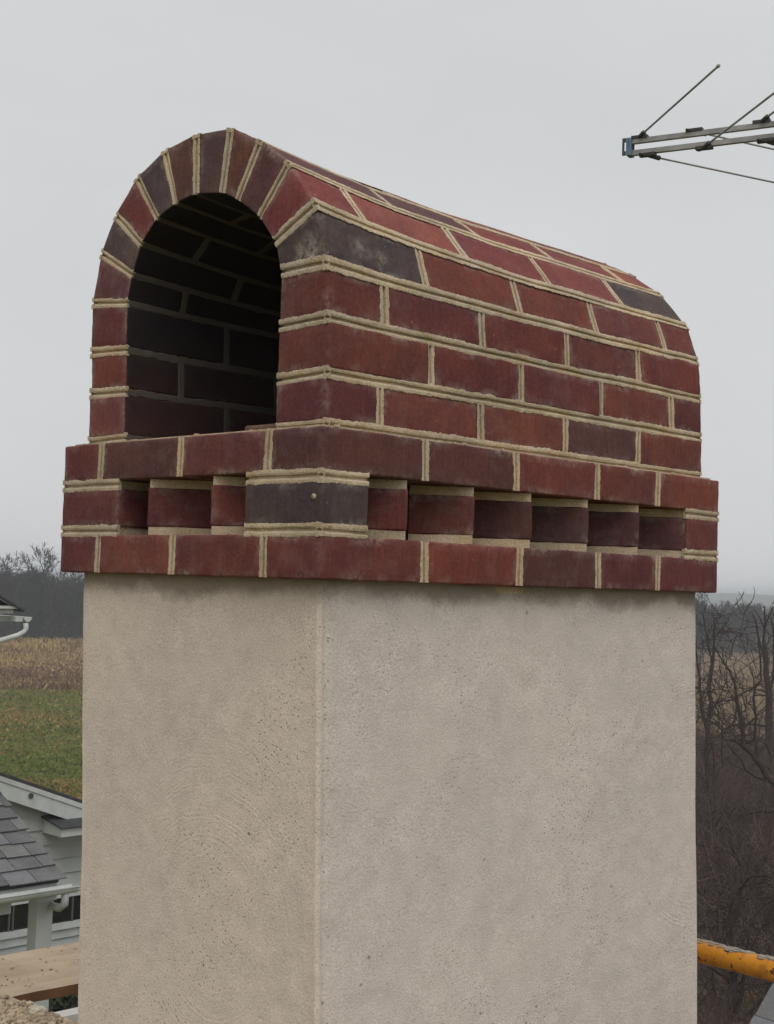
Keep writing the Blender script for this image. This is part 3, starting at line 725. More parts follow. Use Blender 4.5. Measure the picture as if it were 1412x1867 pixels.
# pale aluminium walk board on the next lift down
M_WB = simple('oxidised pale board', (0.50, 0.49, 0.46), 0.6, 0.0, 0.08, 20)
wbm = MB(); qb = onZ(120, 1841, -1.30); qc = onZ(120, 1853, -1.30)
wbm.box((-2.8, qc.y, -1.34), (1.3, qb.y, -1.30))
tag(wbm.build('walk_board', M_WB), 'pale grey metal walk board glimpsed between the rubble plank and the chimney', 'walk board')
lg = MB(); lg.tube([(1.22, -1.05, -1.358), (1.22, 2.25, -1.358)], .018, 10); lg.build('rung', M_YEL, f1)

# ------------------------------------------------------------------ white clapboard houses at left
M_SID = simple('white painted clapboard', (0.43, 0.445, 0.425), 0.6, 0, 0.12, 2.2)
M_TRIM = simple('white trim paint', (0.54, 0.56, 0.54), 0.55, 0, 0.12, 5)
M_GLASS, _n, _b = newmat('dark window glass'); _b.inputs['Base Color'].default_value = (0.012, 0.013, 0.012, 1); _b.inputs['Roughness'].default_value = 0.08; _b.inputs['Specular IOR Level'].default_value = 0.5
M_GRAV = simple('grey louvre', (0.12, 0.13, 0.13), 0.7)
M_SHIN = simple('dark asphalt shingle', (0.055, 0.055, 0.058), 0.9, 0, 0.3, 6, 0.4, 30)
def slate_mat():
    mt, n, b = newmat('grey slate')
    a = nd(n, 'ShaderNodeAttribute', attribute_name='col')
    base = mixc(n, 1.0, a.outputs['Color'], ramp(n, noi(n, 5, 5, 0.65), 0.3, 0.7, (0.8, 0.8, 0.8), (1.15, 1.15, 1.15)), 'MULTIPLY')
    base = mixc(n, 1.0, base, ramp(n, noi(n, 60, 3, .7), 0.3, 0.7, (0.75, 0.75, 0.75), (1.2, 1.2, 1.2)), 'MULTIPLY')
    n.links.new(base, b.inputs['Base Color']); b.inputs['Roughness'].default_value = 0.8; bump(n, b, noi(n, 25, 4, 0.6), 0.3, 0.004); return mt
M_SLATE = slate_mat()
def slates(mb, o, along, up, ln, h, seed, wmin=.16, wmax=.32, ex=.175, th=.011):
    """courses of slates from corner o: along the eave, up the slope; edges irregular"""
    rr = random.Random(seed); al = Vector(along).normalized(); u = Vector(up).normalized(); nn = al.cross(u).normalized()
    if nn.z < 0: nn = -nn
    rows = int(h / ex)
    for r in range(rows + 1):
        x = -rr.uniform(0, .2)
        while x < ln:
            w = rr.uniform(wmin, wmax); x1 = min(x + w, ln + rr.uniform(-.01, .015)); x0 = max(x, 0)
            if x1 - x0 > .05:
                g = rr.uniform(.75, 1.25); c = (0.135 * g, 0.135 * g, 0.138 * g * rr.uniform(.95, 1.06), 1)
                j = rr.uniform(-.012, .012); p = Vector(o) + al * (x0 + .004) + u * (r * ex + j) + nn * (.006 + rr.uniform(0, .004))
                mb.obox(p + nn * .012, al * (x1 - x0 - .008), u * (ex * 1.35) - nn * .022, nn * th, 0, c)
            x += w
# -- gable wall of the clapboard house (faces the camera side, wall parallel to the chimney's long side)
YB = 17.9
g0 = onY(0, 1418, YB); g1 = onY(148, 1468, YB)
slope = (g1.z - g0.z) / (g1.x - g0.x)
def rake_z(x): return g0.z + slope * (x - g0.x)
hb = empty('clapboard_house', (g0.x, YB + 3, GROUND), 'white clapboard house with a low gable, round vent and ribbon windows at lower left', 'house')
XL, XR = g0.x - 5.5, g0.x + 9.0
ridge_x = g0.x - 3.0
def rz(x): return rake_z(x) if x > ridge_x else rake_z(ridge_x) + slope * -1 * (x - ridge_x) * -1 * -1
def rz(x): return rake_z(x) if x >= ridge_x else rake_z(ridge_x) - abs(slope) * (ridge_x - x)
wl = MB()
poly = [(XL, YB, GROUND - .2), (XR, YB, GROUND - .2), (XR, YB, rz(XR) - .1), (ridge_x, YB, rz(ridge_x) - .1), (XL, YB, rz(XL) - .1)]
wl.prism(poly, (0, 7, 0))
ex = .235; z = GROUND
zl = onY(70, 1514, YB).z; zoff = (zl - GROUND) % ex
z = GROUND + zoff - ex
winA = (onY(-60, 1652, YB), onY(62, 1690, YB)); winB = (onY(97, 1636, YB), onY(146, 1682, YB))
wz0 = onY(97, 1683, YB).z; wz1 = onY(97, 1637, YB).z
while z < rz(ridge_x):
    # each clapboard is a thin wedge clipped by the gable slope
    z1_ = z + ex; xs_ = (XL, XR)
    xr = XR if rz(XR) > z1_ else ridge_x + (rz(ridge_x) - z1_) / abs(slope)
    xl = XL if rz(XL) > z1_ else ridge_x - (rz(ridge_x) - z1_) / abs(slope)
    if xr - xl > .2 and not (z < wz1 and z1_ > wz0):
        wl.prism([(xl, YB - .002, z1_), (xl, YB - .038, z + .004), (xl, YB - .002, z + .004)], (xr - xl, 0, 0))
    z += ex
wl.build('wall', M_SID, hb)
rf = MB()
for sgn, xe in ((1, XR + .3), (-1, XL - .3)):
    a = Vector((ridge_x, YB - .28, rz(ridge_x) + .02)); zz = rz(ridge_x) - abs(slope) * abs(xe - ridge_x)
    b = Vector((xe, YB - .28, zz + .02))
    rf.prism([a, b, b + Vector((0, 0, .05)), a + Vector((0, 0, .05))], (0, 7.6, 0))
rf.build('roof', M_SHIN, hb)
fa = MB()
a = Vector((ridge_x, YB - .26, rz(ridge_x) - .30)); b = Vector((XR + .28, YB - .26, rake_z(XR + .28) - .30))
fa.prism([a, b, b + Vector((0, 0, .31)), a + Vector((0, 0, .31))], (0, .03, 0))
fa.prism([a + Vector((0, -.02, .24)), b + Vector((0, -.02, .24)), b + Vector((0, -.02, .315)), a + Vector((0, -.02, .315))], (0, .018, 0))
fa.prism([a + Vector((0, .032, 0)), b + Vector((0, .032, 0)), b + Vector((0, .032, .02)), a + Vector((0, .032, .02))], (0, .22, 0))
fa.build('rake_board', M_TRIM, hb)
vc = onY(57, 1451, YB - .27); vm = MB(); vm.tube([vc + Vector((0, -.005, 0)), vc + Vector((0, .02, 0))], .042, 20)
for i in range(-3, 4): vm.box(vc + Vector((-.036, -.012, i * .011 - .002)), vc + Vector((.036, -.004, i * .011 + .002)))
vm.build('vent', M_GRAV, hb)
# bay with its own little roof
b0 = onY(76, 1490, YB - .02); b1 = onY(96, 1528, YB - .55)
bay = MB(); bx0 = b0.x; bx1 = b0.x + 4.0; zt1 = onY(78, 1491, YB).z; zt0 = onY(97, 1513, YB - .55).z
bay.prism([(bx0 + .03, YB - .005, zt1), (bx0 + .03, YB - .55, zt0), (bx0 + .03, YB - .55, zt0 - .13), (bx0 + .03, YB - .005, zt0 - .13)], (bx1 - bx0 - .06, 0, 0)); 
bo = bay.build('hood_box', M_TRIM, hb)
by = MB(); by.prism([(bx0, YB - .004, zt1 + .035), (bx0, YB - .60, zt0 + .02), (bx0, YB - .60, zt0 - .0), (bx0, YB - .004, zt1 + .005)], (bx1 - bx0, 0, 0)); by.build('hood_roof', M_SHIN, bo)
# windows
M_MUL = simple('grey mullion', (.10, .10, .095), .6)
def window(xl, xr, z0_, z1_, Y, parent, mull):
    fr = MB(); t = .06
    fr.box((xl - t, Y - .05, z1_), (xr + t, Y - .001, z1_ + t)); fr.box((xl - t, Y - .07, z0_ - t * 1.6), (xr + t, Y - .001, z0_))
    fr.box((xl - t, Y - .05, z0_), (xl, Y - .001, z1_)); fr.box((xr, Y - .05, z0_), (xr + t, Y - .001, z1_))
    f_ = fr.build('window', M_TRIM, parent)
    for mx in mull: mu = MB(); mu.box((mx - .013, Y - .045, z0_), (mx + .013, Y - .012, z1_)); mu.build('mullion', M_MUL, f_)
    gl = MB(); gl.box((xl, Y - .010, z0_), (xr, Y - .0015, z1_)); gl.build('pane', M_GLASS, f_)
wx = [onY(-70, 1660, YB).x, onY(62, 1650, YB).x, onY(92, 1650, YB).x, onY(152, 1650, YB).x]
window(wx[0], wx[3], wz0, wz1, YB - .03, hb, [onY(13, 1670, YB).x, onY(20, 1670, YB).x, onY(128, 1660, YB).x])
window(wx[3] + .6, wx[3] + 1.6, wz0, wz1, YB - .03, hb, [wx[3] + 1.1])
bd2 = MB(); bd2.box((XL, YB - .05, wz0 - .24), (XR, YB - .001, wz0 - .115)); bd2.box((XL, YB - .05, wz1 + .07), (XR, YB - .001, wz1 + .17)); bd2.build('trim_band', M_TRIM, hb)

hg = MB(); rr = random.Random(41)
for i in range(26000):
    x = rr.uniform(g0.x - 3, g0.x + 4); y = YB - .35 - rr.random() * .9; z = GROUND + rr.random() ** .6 * (1.95 + .25 * nz3((x, y, 0), 1.3))
    c = Vector((x, y, z)); sz = rr.uniform(.05, .12); a = Vector((rr.gauss(0, 1), rr.gauss(0, 1), rr.gauss(0, 1))).normalized(); b_ = a.orthogonal().normalized()
    hg.add([c, c + a * sz, c + a * sz * .6 + b_ * sz, c + b_ * sz * .6], [(0, 1, 2, 3)])
tag(hg.build('hedge', simple('hedge leaves', (.045, .058, .026), .8, 0, .5, 3)), 'dark green hedge along the foot of the clapboard house, glimpsed under the tan plank', 'hedge')
# -- slate porch roof in front of it
e0 = at(0, 1618, 12.3); YA = None
e1 = None
pe = at(70, 1609, 12.0); YA = pe.y; ZA = pe.z
xe = onY(115, 1590, YA).x
top = onX(0, 1450, xe); upv = Vector((0, top.y - YA, top.z - ZA)).normalized(); slen = 4.6
po = empty('slate_porch', (xe - 2, YA + 1, GROUND), 'porch with a grey slate roof, white gutter and square white post at lower left', 'porch')
sm = MB(); x_start = xe - 6.0
sm.obox((x_start, YA + .02, ZA - .03), (xe - x_start - .03, 0, 0), upv * slen, Vector((0, -upv.z, upv.y)) * .03, 0, (0.06, 0.06, 0.065, 1))
slates(sm, (x_start, YA - .04, ZA - .005), (1, 0, 0), upv, xe - x_start, slen, 12)
sm.build('roof', M_SLATE, po, True)
gt = MB(); gx1 = onY(137, 1598, YA - .08).x
sec = [(-.05 * math.cos(a), -.045 * math.sin(a)) for a in [math.pi * i / 8 for i in range(9)]]
def gutter_run(mb, x0, x1, Y, Z, r=.06):
    seco = [(Y - r * math.cos(math.pi * i / 8), Z - r * math.sin(math.pi * i / 8)) for i in range(9)]
    seci = [(Y - (r - .006) * math.cos(math.pi * i / 8), Z - (r - .006) * math.sin(math.pi * i / 8)) for i in range(9)][::-1]
    mb.prism([(x0, y, z) for y, z in seco + seci], (x1 - x0, 0, 0))
    mb.tube([(x0, Y - r, Z), (x1, Y - r, Z)], .009, 8)
gutter_run(gt, x_start, gx1, YA - .095, ZA - .045)
go = gt.build('gutter', M_TRIM, po)
dn_ = MB(); gx = gx1 - .10
dn_.tube([(gx, YA - .095, ZA - .10), (gx, YA - .095, ZA - .19), (gx - .01, YA - .03, ZA - .235), (gx + .02, YA + .14, ZA - .25), (onY(84, 1650, YA + .45).x, YA + .44, ZA - .27), (onY(84, 1650, YA + .5).x, YA + .5, ZA - .34), (onY(84, 1650, YA + .5).x, YA + .5, GROUND)], .034, 12)
dn_.build('downspout', simple('dull white downspout', (0.40, 0.42, 0.41), 0.5), go)
fm = MB(); fm.box((x_start, YA + .0, ZA - .14), (xe - .05, YA + .035, ZA - .035)); fm.box((x_start, YA + .06, ZA - .24), (xe - .45, YA + .14, ZA - .145)); fm.build('fascia', M_SID, po)
ps = MB(); pl = onY(72, 1650, YA + .14).x; pr = onY(97, 1650, YA + .14).x
ps.box((pl - .02, YA + .14, GROUND), (pr - .0, YA + .14 + (pr - pl), ZA - .145)); ps.box((pl - .04, YA + .12, ZA - .20), (pr + .02, YA + .16 + (pr - pl), ZA - .15)); ps.build('post', M_SID, po)

# -- eave corner of the taller house: gable return, gutter end and swan-neck downspout
YC = 16.6
hc = empty('gabled_house', (onY(-90, 1100, YC).x, YC, GROUND), 'eave corner of a taller white house with gutter and bent downspout at left edge', 'house')
r0 = onY(0, 1084, YC); r1 = onY(45, 1112, YC); sl2 = (r1.z - r0.z) / (r1.x - r0.x)
rx = r0.x - 2.6; rzc = r0.z + sl2 * (rx - r0.x); lx = rx - (r1.x - rx)
cm = MB()
for (xe2, ze2) in ((r1.x, r1.z), (lx, r1.z)):
    cm.prism([(rx, YC, rzc), (xe2, YC, ze2), (xe2, YC, ze2 - .03), (rx, YC, rzc - .05)], (0, 6, 0))
cm.build('roof', M_SHIN, hc)
cm = MB(); za = onY(20, 1106, YC).z; zb_ = onY(20, 1110, YC).z
cm.box((lx + .1, YC + .03, zb_ - .0), (onY(37, 1108, YC).x, YC + .10, za + .01))
zc_ = onY(10, 1117, YC).z; cm.box((lx + .15, YC + .12, zc_ - .015), (onY(33, 1115, YC).x, YC + .20, zb_ - .012))
cm.prism([(rx, YC + .05, rzc - .10), (onY(30, 1104, YC).x, YC + .05, za + .015), (onY(24, 1104, YC).x, YC + .05, za + .015), (rx, YC + .05, rzc - .16)], (0, .04, 0))
cm.build('cornice', M_TRIM, hc)
cm = MB(); cm.prism([(rx, YC + .14, rzc - .12), (r1.x - .25, YC + .14, za - .03), (lx + .25, YC + .14, za - .03)], (0, .05, 0)); cm.build('gable_panel', simple('grey slate gable', (.17, .18, .17), .9, 0, .3, 12), hc)
cm = MB(); zf = onY(10, 1123, YC + .2).z; zg = onY(10, 1133, YC + .2).z; cm.box((lx + .2, YC + .22, zg), (onY(26, 1128, YC + .2).x, YC + .30, zf))
cm.box((lx + .25, YC + .45, zc_ - .02), (onY(30, 1120, YC + .2).x - .05, YC + 5.8, zc_ + .02)); cm.build('frieze', M_SID, hc)
gc = onY(52.5, 1126, YC); rg = .062
cm = MB()
so = [(gc.x - rg * math.cos(math.pi * i / 10), gc.z - rg * math.sin(math.pi * i / 10)) for i in range(11)]
si = [(gc.x - (rg - .006) * math.cos(math.pi * i / 10), gc.z - (rg - .006) * math.sin(math.pi * i / 10)) for i in range(11)][::-1]
cm.prism([(x, YC + .02, z) for x, z in so + si], (0, 5.9, 0)); cm.prism([(x, YC + .012, z) for x, z in so], (0, .01, 0))
cm.tube([(gc.x + rg, YC + .01, gc.z), (gc.x + rg, YC + 5.9, gc.z)], .007, 8)
cm.box((gc.x - rg - .12, YC + .05, gc.z - .06), (gc.x - rg - .002, YC + 5.9, gc.z + .005))
gco = cm.build('gutter', M_TRIM, hc)
cm = MB(); q = [onY(47, 1136, YC + .05), onY(48, 1146, YC + .05), onY(44, 1152, YC + .05), onY(33, 1158, YC + .05), onY(0, 1168, YC + .05), onY(-60, 1186, YC + .05)]
cm.tube(q + [Vector((q[-1].x - .05, q[-1].y, q[-1].z - .2)), Vector((q[-1].x - .05, q[-1].y, GROUND))], .036, 14); cm.build('downspout', M_TRIM, gco)
cm = MB(); wxr = onY(-58, 1200, YC + .3).x; cm.box((wxr - 4.5, YC + .35, GROUND), (wxr, YC + 5.7, zc_)); cm.build('wall', M_SID, hc)

# -- roof edge of the wing at lower right
hw = empty('slate_roofed_wing', at(1500, 1900, 9) * 1, 'corner of a grey slate roof at the bottom right edge', 'house')
A0 = at(1362, 1884, 6.6); A1 = at(1424, 1770, 7.3)
upw = (A1 - A0); alw = Vector((RT.x, RT.y, 0)).normalized() ; alw = (alw - Vector((0, 0, .25))).normalized()
wm = MB(); nW = alw.cross(upw.normalized()).normalized(); nW = nW if nW.z > 0 else -nW
A0b = A0 - upw.normalized() * 3; ul = 5.2
wm.obox(A0b - nW * .05, alw * 5, upw.normalized() * ul, nW * .05, 0, (.14, .145, .15, 1))
slates(wm, A0b, upw, alw, ul, 4.8, 31, .35, .6, .26, .010)
wr_ = wm.build('roof', M_SLATE, hw, True)
wt = MB(); wt.obox(A0b - nW * .20 - alw * .0, upw.normalized() * ul, alw * .03, nW * .15); wt.build('rake_board', simple('weathered brown rake board', (.10, .075, .06), .8), hw)
ww = MB(); c0 = A0b + alw * .5; ww.prism([(c0.x, c0.y, GROUND), (c0.x + upw.normalized().x * ul, c0.y + upw.normalized().y * ul, GROUND), ((c0 + upw.normalized() * ul + alw * 4).x, (c0 + upw.normalized() * ul + alw * 4).y, GROUND), ((c0 + alw * 4).x, (c0 + alw * 4).y, GROUND)], (0, 0, (A0b.z - 1.9) - GROUND)); ww.build('wall', M_SID, hw)

# ------------------------------------------------------------------ land
def land_mat(name, cols, s1, s2, stretch=(1, 1, 1), bmp=0.4, bd=0.15):
    mt, n, b = newmat(name)
    v = scaled(n, stretch)
    base = ramp(n, noi(n, s1, 5, 0.6, v), 0.36, 0.62, cols[0], cols[1])
    base = mixc(n, ramp(n, noi(n, s2, 5, 0.7, v), 0.40, 0.66), base, cols[2])
    base = mixc(n, 1.0, base, ramp(n, noi(n, s2 * 5, 3, 0.7, v), 0.3, 0.7, (0.6, 0.6, 0.6), (1.3, 1.3, 1.3)), 'MULTIPLY')
    n.links.new(base, b.inputs['Base Color']); b.inputs['Roughness'].default_value = 0.95; b.inputs['Specular IOR Level'].default_value = 0.1
    bump(n, b, noi(n, s2 * 2, 4, 0.7, v), bmp, bd); return mt
M_GR = land_mat('meadow grass', ((0.080, 0.105, 0.020), (0.110, 0.125, 0.030), (0.170, 0.125, 0.045)), 0.09, 0.22)
M_LEAF = land_mat('leaf litter', ((0.075, 0.050, 0.036), (0.125, 0.088, 0.058), (0.17, 0.13, 0.075)), 0.3, 1.1)
M_STUB = land_mat('corn stubble', ((0.17, 0.115, 0.055), (0.22, 0.16, 0.075), (0.12, 0.075, 0.045)), 0.12, 0.55, (1, 1, 1))
def sheet(name, fn, x0, x1, n, y0, y1, m_, mat, label_kind='structure'):
    """grid in heading (deg) and distance from the camera foot"""
    mb = MB(); vs = []; fs = []
    for j in range(m_ + 1):
        for i in range(n + 1):
            h = x0 + (x1 - x0) * i / n; d = y0 * (y1 / y0) ** (j / m_)
            hh, dd, z = fn(h, d); p = Vector((CAMP.x, CAMP.y, 0)) + head(hh) * dd; vs.append((p.x, p.y, z))
    for j in range(m_):
        for i in range(n): a = j * (n + 1) + i; fs.append((a, a + n + 1, a + n + 2, a + 1)[::-1])
    mb.add(vs, fs, smooth=True); o = mb.build(name, mat); return tag(o, kind='structure')
def hump(h, d): return 0.0
gm = MB(); S = 3500; nn_ = 60; vs = []; fs = []
def gz(x, y): return GROUND + 0.5 * nz3((x / 60, y / 60, 0), 1) * min(1, math.hypot(x, y) / 40)
co = [math.copysign(abs(t) ** 3, t) * S for t in [i / 40 for i in range(-40, 41)]]
for y in co:
    for x in co: vs.append((x, y, gz(x, y) if abs(x) < 600 and abs(y) < 600 else GROUND))
N = len(co)
for j in range(N - 1):
    for i in range(N - 1): a = j * N + i; fs.append((a, a + 1, a + N + 1, a + N))
gm.add(vs, fs, smooth=True); tag(gm.build('ground', M_GR), kind='structure')
def pz(off): return lambda h, d: (h, d, None)
def patch(name, h0, h1, d0, d1, mat, lift, wob=4.0):
    def fn(h, d):
        t = (d - d0) / (d1 - d0); dd = d + wob * nz3((h * .25, d * .01, lift), 1) * 1
        p = Vector((CAMP.x, CAMP.y, 0)) + head(h) * dd
        rim = min(1, min(t, 1 - t) / .035); return h, dd, gz(p.x, p.y) + lift * rim - .12 * (1 - rim)
    return sheet(name, fn, h0, h1, 60, d0, d1, 60, mat)
patch('stubble_field', -40, -2, 104, 172, M_STUB, .13)
patch('leafy_ground', 2, 45, 16, 74, M_LEAF, .11)
patch('brown_field', 2, 45, 74, 210, M_STUB, .14)
# far ridge
hl = MB(); vs = []; fs = []; n = 120
for k, (dist, hgt) in enumerate(((900, 0), (1150, .75), (1400, 1.0), (2100, 1.1), (2300, 0))):
    for i in range(n + 1):
        h = -60 + 120 * i / n; p = Vector((CAMP.x, CAMP.y, 0)) + head(h) * dist
        vs.append((p.x, p.y, GROUND - .5 + hgt * (9.5 + 2.2 * nz3((h * .05, k * .3, 0), 1) + 1.5 * nz3((h * .4, 0, k), 1))))
for k in range(4):
    for i in range(n): a = k * (n + 1) + i; fs.append((a, a + n + 1, a + n + 2, a + 1)[::-1])
hl.add(vs, fs, smooth=True); tag(hl.build('hills', simple('wooded ridge', (0.05, 0.055, 0.05), .95, 0, .3, .02)), kind='structure')

# ------------------------------------------------------------------ bare trees
def bark(name, c): return simple(name, c, .95, 0, .25, 2.0, .4, 20)
M_BARK = bark('dark wet bark', (0.046, 0.030, 0.025)); M_BARKF = bark('far grey bark', (0.034, 0.029, 0.029)); M_EVER = simple('dull evergreen', (0.030, 0.038, 0.026), .9, 0, .4, 2)
def grow(mb, p, d, ln, r, lv, rr, rmin, sides, curl=.35, ratio=.68, up=.25, nk=(2, 4)):
    n = 4 if lv > 1 else 3; pts = [p]; rad = [r]; q = Vector(p); dd = Vector(d).normalized()
    kids = []
    for i in range(n):
        dd = (dd + Vector((rr.gauss(0, curl), rr.gauss(0, curl), rr.gauss(0, curl * .7) + up * .3)) * .5).normalized()
        q = q + dd * ln / n; pts.append(q.copy()); rad.append(max(rmin * .7, r * (1 - .45 * (i + 1) / n)))
        kids.append((q.copy(), dd.copy(), rad[-1]))
    mb.tube(pts, rad, sides if lv > 2 else 3, cap=False)
    if lv <= 0: return
    for _ in range(rr.randint(*nk)):
        kq, kd, kr = rr.choice(kids[1:]) if rr.random() < .7 else kids[-1]
        ax = kd.cross(Vector((rr.gauss(0, 1), rr.gauss(0, 1), rr.gauss(0, 1)))).normalized()
        nd_ = (Matrix.Rotation(R_(rr.uniform(22, 62)), 3, ax) @ kd + Vector((0, 0, up * .4))).normalized()
        grow(mb, kq, nd_, ln * ratio * rr.uniform(.75, 1.15), max(rmin, kr * rr.uniform(.5, .75)), lv - 1, rr, rmin, sides, curl, ratio, up, nk)
    kq, kd, kr = kids[-1]
    grow(mb, kq, kd, ln * ratio, max(rmin, kr * .9), lv - 1, rr, rmin, sides, curl, ratio, up, nk)
def tree_proto(seed, h, r, lv, rmin, sides=5, trunk=.3, **kw):
    """trunk mesh and crown mesh around the origin"""
    rr = random.Random(seed); tr = MB(); cr2 = MB()
    q = Vector((0, 0, -.3)); dd = Vector((rr.gauss(0, .06), rr.gauss(0, .06), 1)); pts = [q.copy()]; rad = [r * 1.25]; tops = []
    for i in range(5):
        dd = (dd + Vector((rr.gauss(0, .09), rr.gauss(0, .09), .1))).normalized(); q = q + dd * h * trunk / 3; pts.append(q.copy()); rad.append(r * (1 - .1 * i)); tops.append((q.copy(), dd.copy(), rad[-1]))
    tr.tube(pts, rad, sides + 2)
    for (kq, kd, kr) in tops[1:]:
        for _ in range(2):
            a = rr.uniform(0, 6.283); nd_ = (kd * rr.uniform(.3, 1) + Vector((math.cos(a), math.sin(a), .15)) * rr.uniform(.4, .9)).normalized()
            grow(cr2, kq, nd_, h * rr.uniform(.18, .26), kr * .5, lv - 1, rr, rmin, sides, **kw)
    kq, kd, kr = tops[-1]; grow(cr2, kq, kd, h * .26, kr * .85, lv, rr, rmin, sides, **kw)
    return tr, cr2
protos = []
def make_tree(name, seed, h, r, lv, rmin, loc, label, mat, rot=0, scale=1, group=None, **kw):
    tr, cr2 = tree_proto(seed, h, r, lv, rmin, **kw); top_ = max(v[2] for v in cr2.v); k_ = h / top_
    for q_ in (tr, cr2): q_.v = [(x * k_, y * k_, z * k_) for (x, y, z) in q_.v]
    e = empty(name, (0, 0, 0), label, 'tree', group)
    tr.build('trunk', mat, e); cr2.build('crown', mat, e)
    e.location = loc; e.rotation_euler = (0, 0, rot); e.scale = (scale,) * 3
    return e
def foot(h, d): p = Vector((CAMP.x, CAMP.y, 0)) + head(h) * d; return Vector((p.x, p.y, gz(p.x, p.y)))
def hd(px): return math.degrees(math.atan((px - 706) / FOC))
def copy_tree(src, loc, rot, scale, label, group=None):
    c = src.copy(); COL.objects.link(c); c.location = loc; c.rotation_euler = (0, 0, rot); c.scale = (scale,) * 3
    c['label'] = label
    if group: c['group'] = group
    for ch in src.children:
        k = ch.copy(); COL.objects.link(k); k.parent = c
    return c
GL = 'bare trees along the far edge of the left field'; GRR = 'bare trees along the far edge of the right field'
t1 = make_tree('bare_tree', 11, 10.5, .20, 4, .035, foot(hd(8), 176), 'flat-topped bare tree rising over the tall house eave at the left edge', M_BARKF, group=GL)
t2 = make_tree('bare_tree', 12, 11.5, .20, 4, .035, foot(hd(104), 170), 'tallest bare tree of the left wood, beside the brick corner', M_BARKF, group=GL, up=.5)
copy_tree(t1, foot(hd(138), 172), 1.9, .88, 'bare tree of the left wood half hidden by the stuccoed shaft', GL)
copy_tree(t2, foot(hd(-34), 173), 2.2, .85, 'bare tree of the left wood just outside the gutter corner', GL)
copy_tree(t2, foot(hd(1284), 150), 4.0, .78, 'bare tree with forked top just under the right end of the brick band', GRR)
copy_tree(t1, foot(hd(1330), 190), 3.1, .66, 'low hazy bare tree in the middle of the right strip', GRR)
# evergreen-like rounded crown in the left wood
ev = empty('rounded_tree', foot(hd(64), 171), 'dense rounded hazy tree in the middle of the left wood', 'tree')
tr = MB(); b0_ = ev.location; tr.tube([b0_, b0_ + Vector((0, 0, 4))], [.3, .2], 8); tr.build('trunk', M_BARKF, ev)
lf = MB(); rr = random.Random(77)
for i in range(9000):
    v = Vector((rr.gauss(0, 1), rr.gauss(0, 1), rr.gauss(0, 1))).normalized(); k = rr.uniform(.5, 1.0) ** .5
    lump = 1 + .22 * nz3(v * 1.0, 2.2)
    c = b0_ + Vector((v.x * 1.7 * k * lump, v.y * 1.7 * k * lump, 4.4 + v.z * 3.9 * k * lump)); s = rr.uniform(.10, .24)
    a = Vector((rr.gauss(0, 1), rr.gauss(0, 1), rr.gauss(0, 1))).normalized(); bb = a.orthogonal().normalized()
    lf.add([c, c + a * s, c + bb * s], [(0, 1, 2)])
lf.build('crown', M_EVER, ev)
# the wood itself: one mass of far trees
wood = MB(); rr = random.Random(21)
base_meshes = []
for sd in (101, 102, 103, 104, 105, 106):
    a, b = tree_proto(sd, 8.0, .14, 3, .045, sides=4, up=.45, nk=(3, 4)); b2 = MB(); b2.add(a.v, a.f); b2.add(b.v, b.f); k_ = 8.0 / max(v[2] for v in b2.v); b2.v = [(x * k_, y * k_, z * k_) for (x, y, z) in b2.v]
    base_meshes.append((np.array(b2.v), b2.f))
allv = []; allf = []; off = 0
for (h0, h1, d0, d1, cnt, smin, smax) in ((-26, -9.5, 176, 230, 420, .72, 1.10), (9.5, 26, 205, 270, 340, .55, .92)):
    for i in range(cnt):
        h = rr.uniform(h0, h1); d = rr.uniform(d0, d1); V_, F_ = rr.choice(base_meshes); s = rr.uniform(smin, smax); a = rr.uniform(0, 6.28)
        p = foot(h, d); c_, s_ = math.cos(a) * s, math.sin(a) * s
        M3 = np.array([[c_, -s_, 0], [s_, c_, 0], [0, 0, s]]); allv.append(V_ @ M3.T + np.array(p)); allf.append((F_, off)); off += len(V_)
vv = np.concatenate(allv); ff = [tuple(o_ + t for t in f) for F_, o_ in allf for f in F_]
me = bpy.data.meshes.new('wood'); me.from_pydata(vv.tolist(), [], ff); me.materials.append(M_BARKF)
wo = bpy.data.objects.new('distant_wood', me); COL.objects.link(wo); tag(wo, 'hazy leafless wood along the far field edge', 'wood', kind='stuff')
# undergrowth at the foot of the wood and thicket in front of the right field
def thicket(name, h0, h1, d0, d1, cnt, hmin, hmax, rad, mat, label, seed):
    rr = random.Random(seed); mb = MB()
    for i in range(cnt):
        h = rr.uniform(h0, h1); d = d0 + (d1 - d0) * rr.random() ** .8; p = foot(h, d)
        H_ = rr.uniform(hmin, hmax); dd = Vector((rr.gauss(0, .45), rr.gauss(0, .45), 1)).normalized(); pts = [p]; q = p.copy()
        for k in range(4):
            dd = (dd + Vector((rr.gauss(0, .25), rr.gauss(0, .25), rr.gauss(0, .15)))).normalized(); q = q + dd * H_ / 4; pts.append(q.copy())
        r0_ = rad * rr.uniform(.6, 1.5); mb.tube(pts, [r0_, r0_ * .85, r0_ * .7, r0_ * .5, r0_ * .3], 3, cap=False)
        for k in range(5):
            b_ = rr.choice(pts[1:4]); dv = Vector((rr.gauss(0, 1), rr.gauss(0, 1), rr.gauss(.35, .6))).normalized(); l2 = H_ * rr.uniform(.2, .4)
            mb.tube([b_, b_ + dv * l2 * .5, b_ + (dv + Vector((rr.gauss(0, .4), rr.gauss(0, .4), rr.gauss(0, .3)))).normalized() * l2], [r0_ * .5, r0_ * .4, r0_ * .25], 3, cap=False)
    return tag(mb.build(name, mat), label, 'brush', kind='stuff')
thicket('undergrowth', -26, -9.5, 168, 185, 1500, 1.2, 3.0, .045, M_BARKF, 'low brush at the foot of the left wood', 3)
thicket('undergrowth', 9.5, 26, 196, 212, 1200, 1.2, 3.0, .045, M_BARKF, 'low brush at the foot of the right wood', 4)
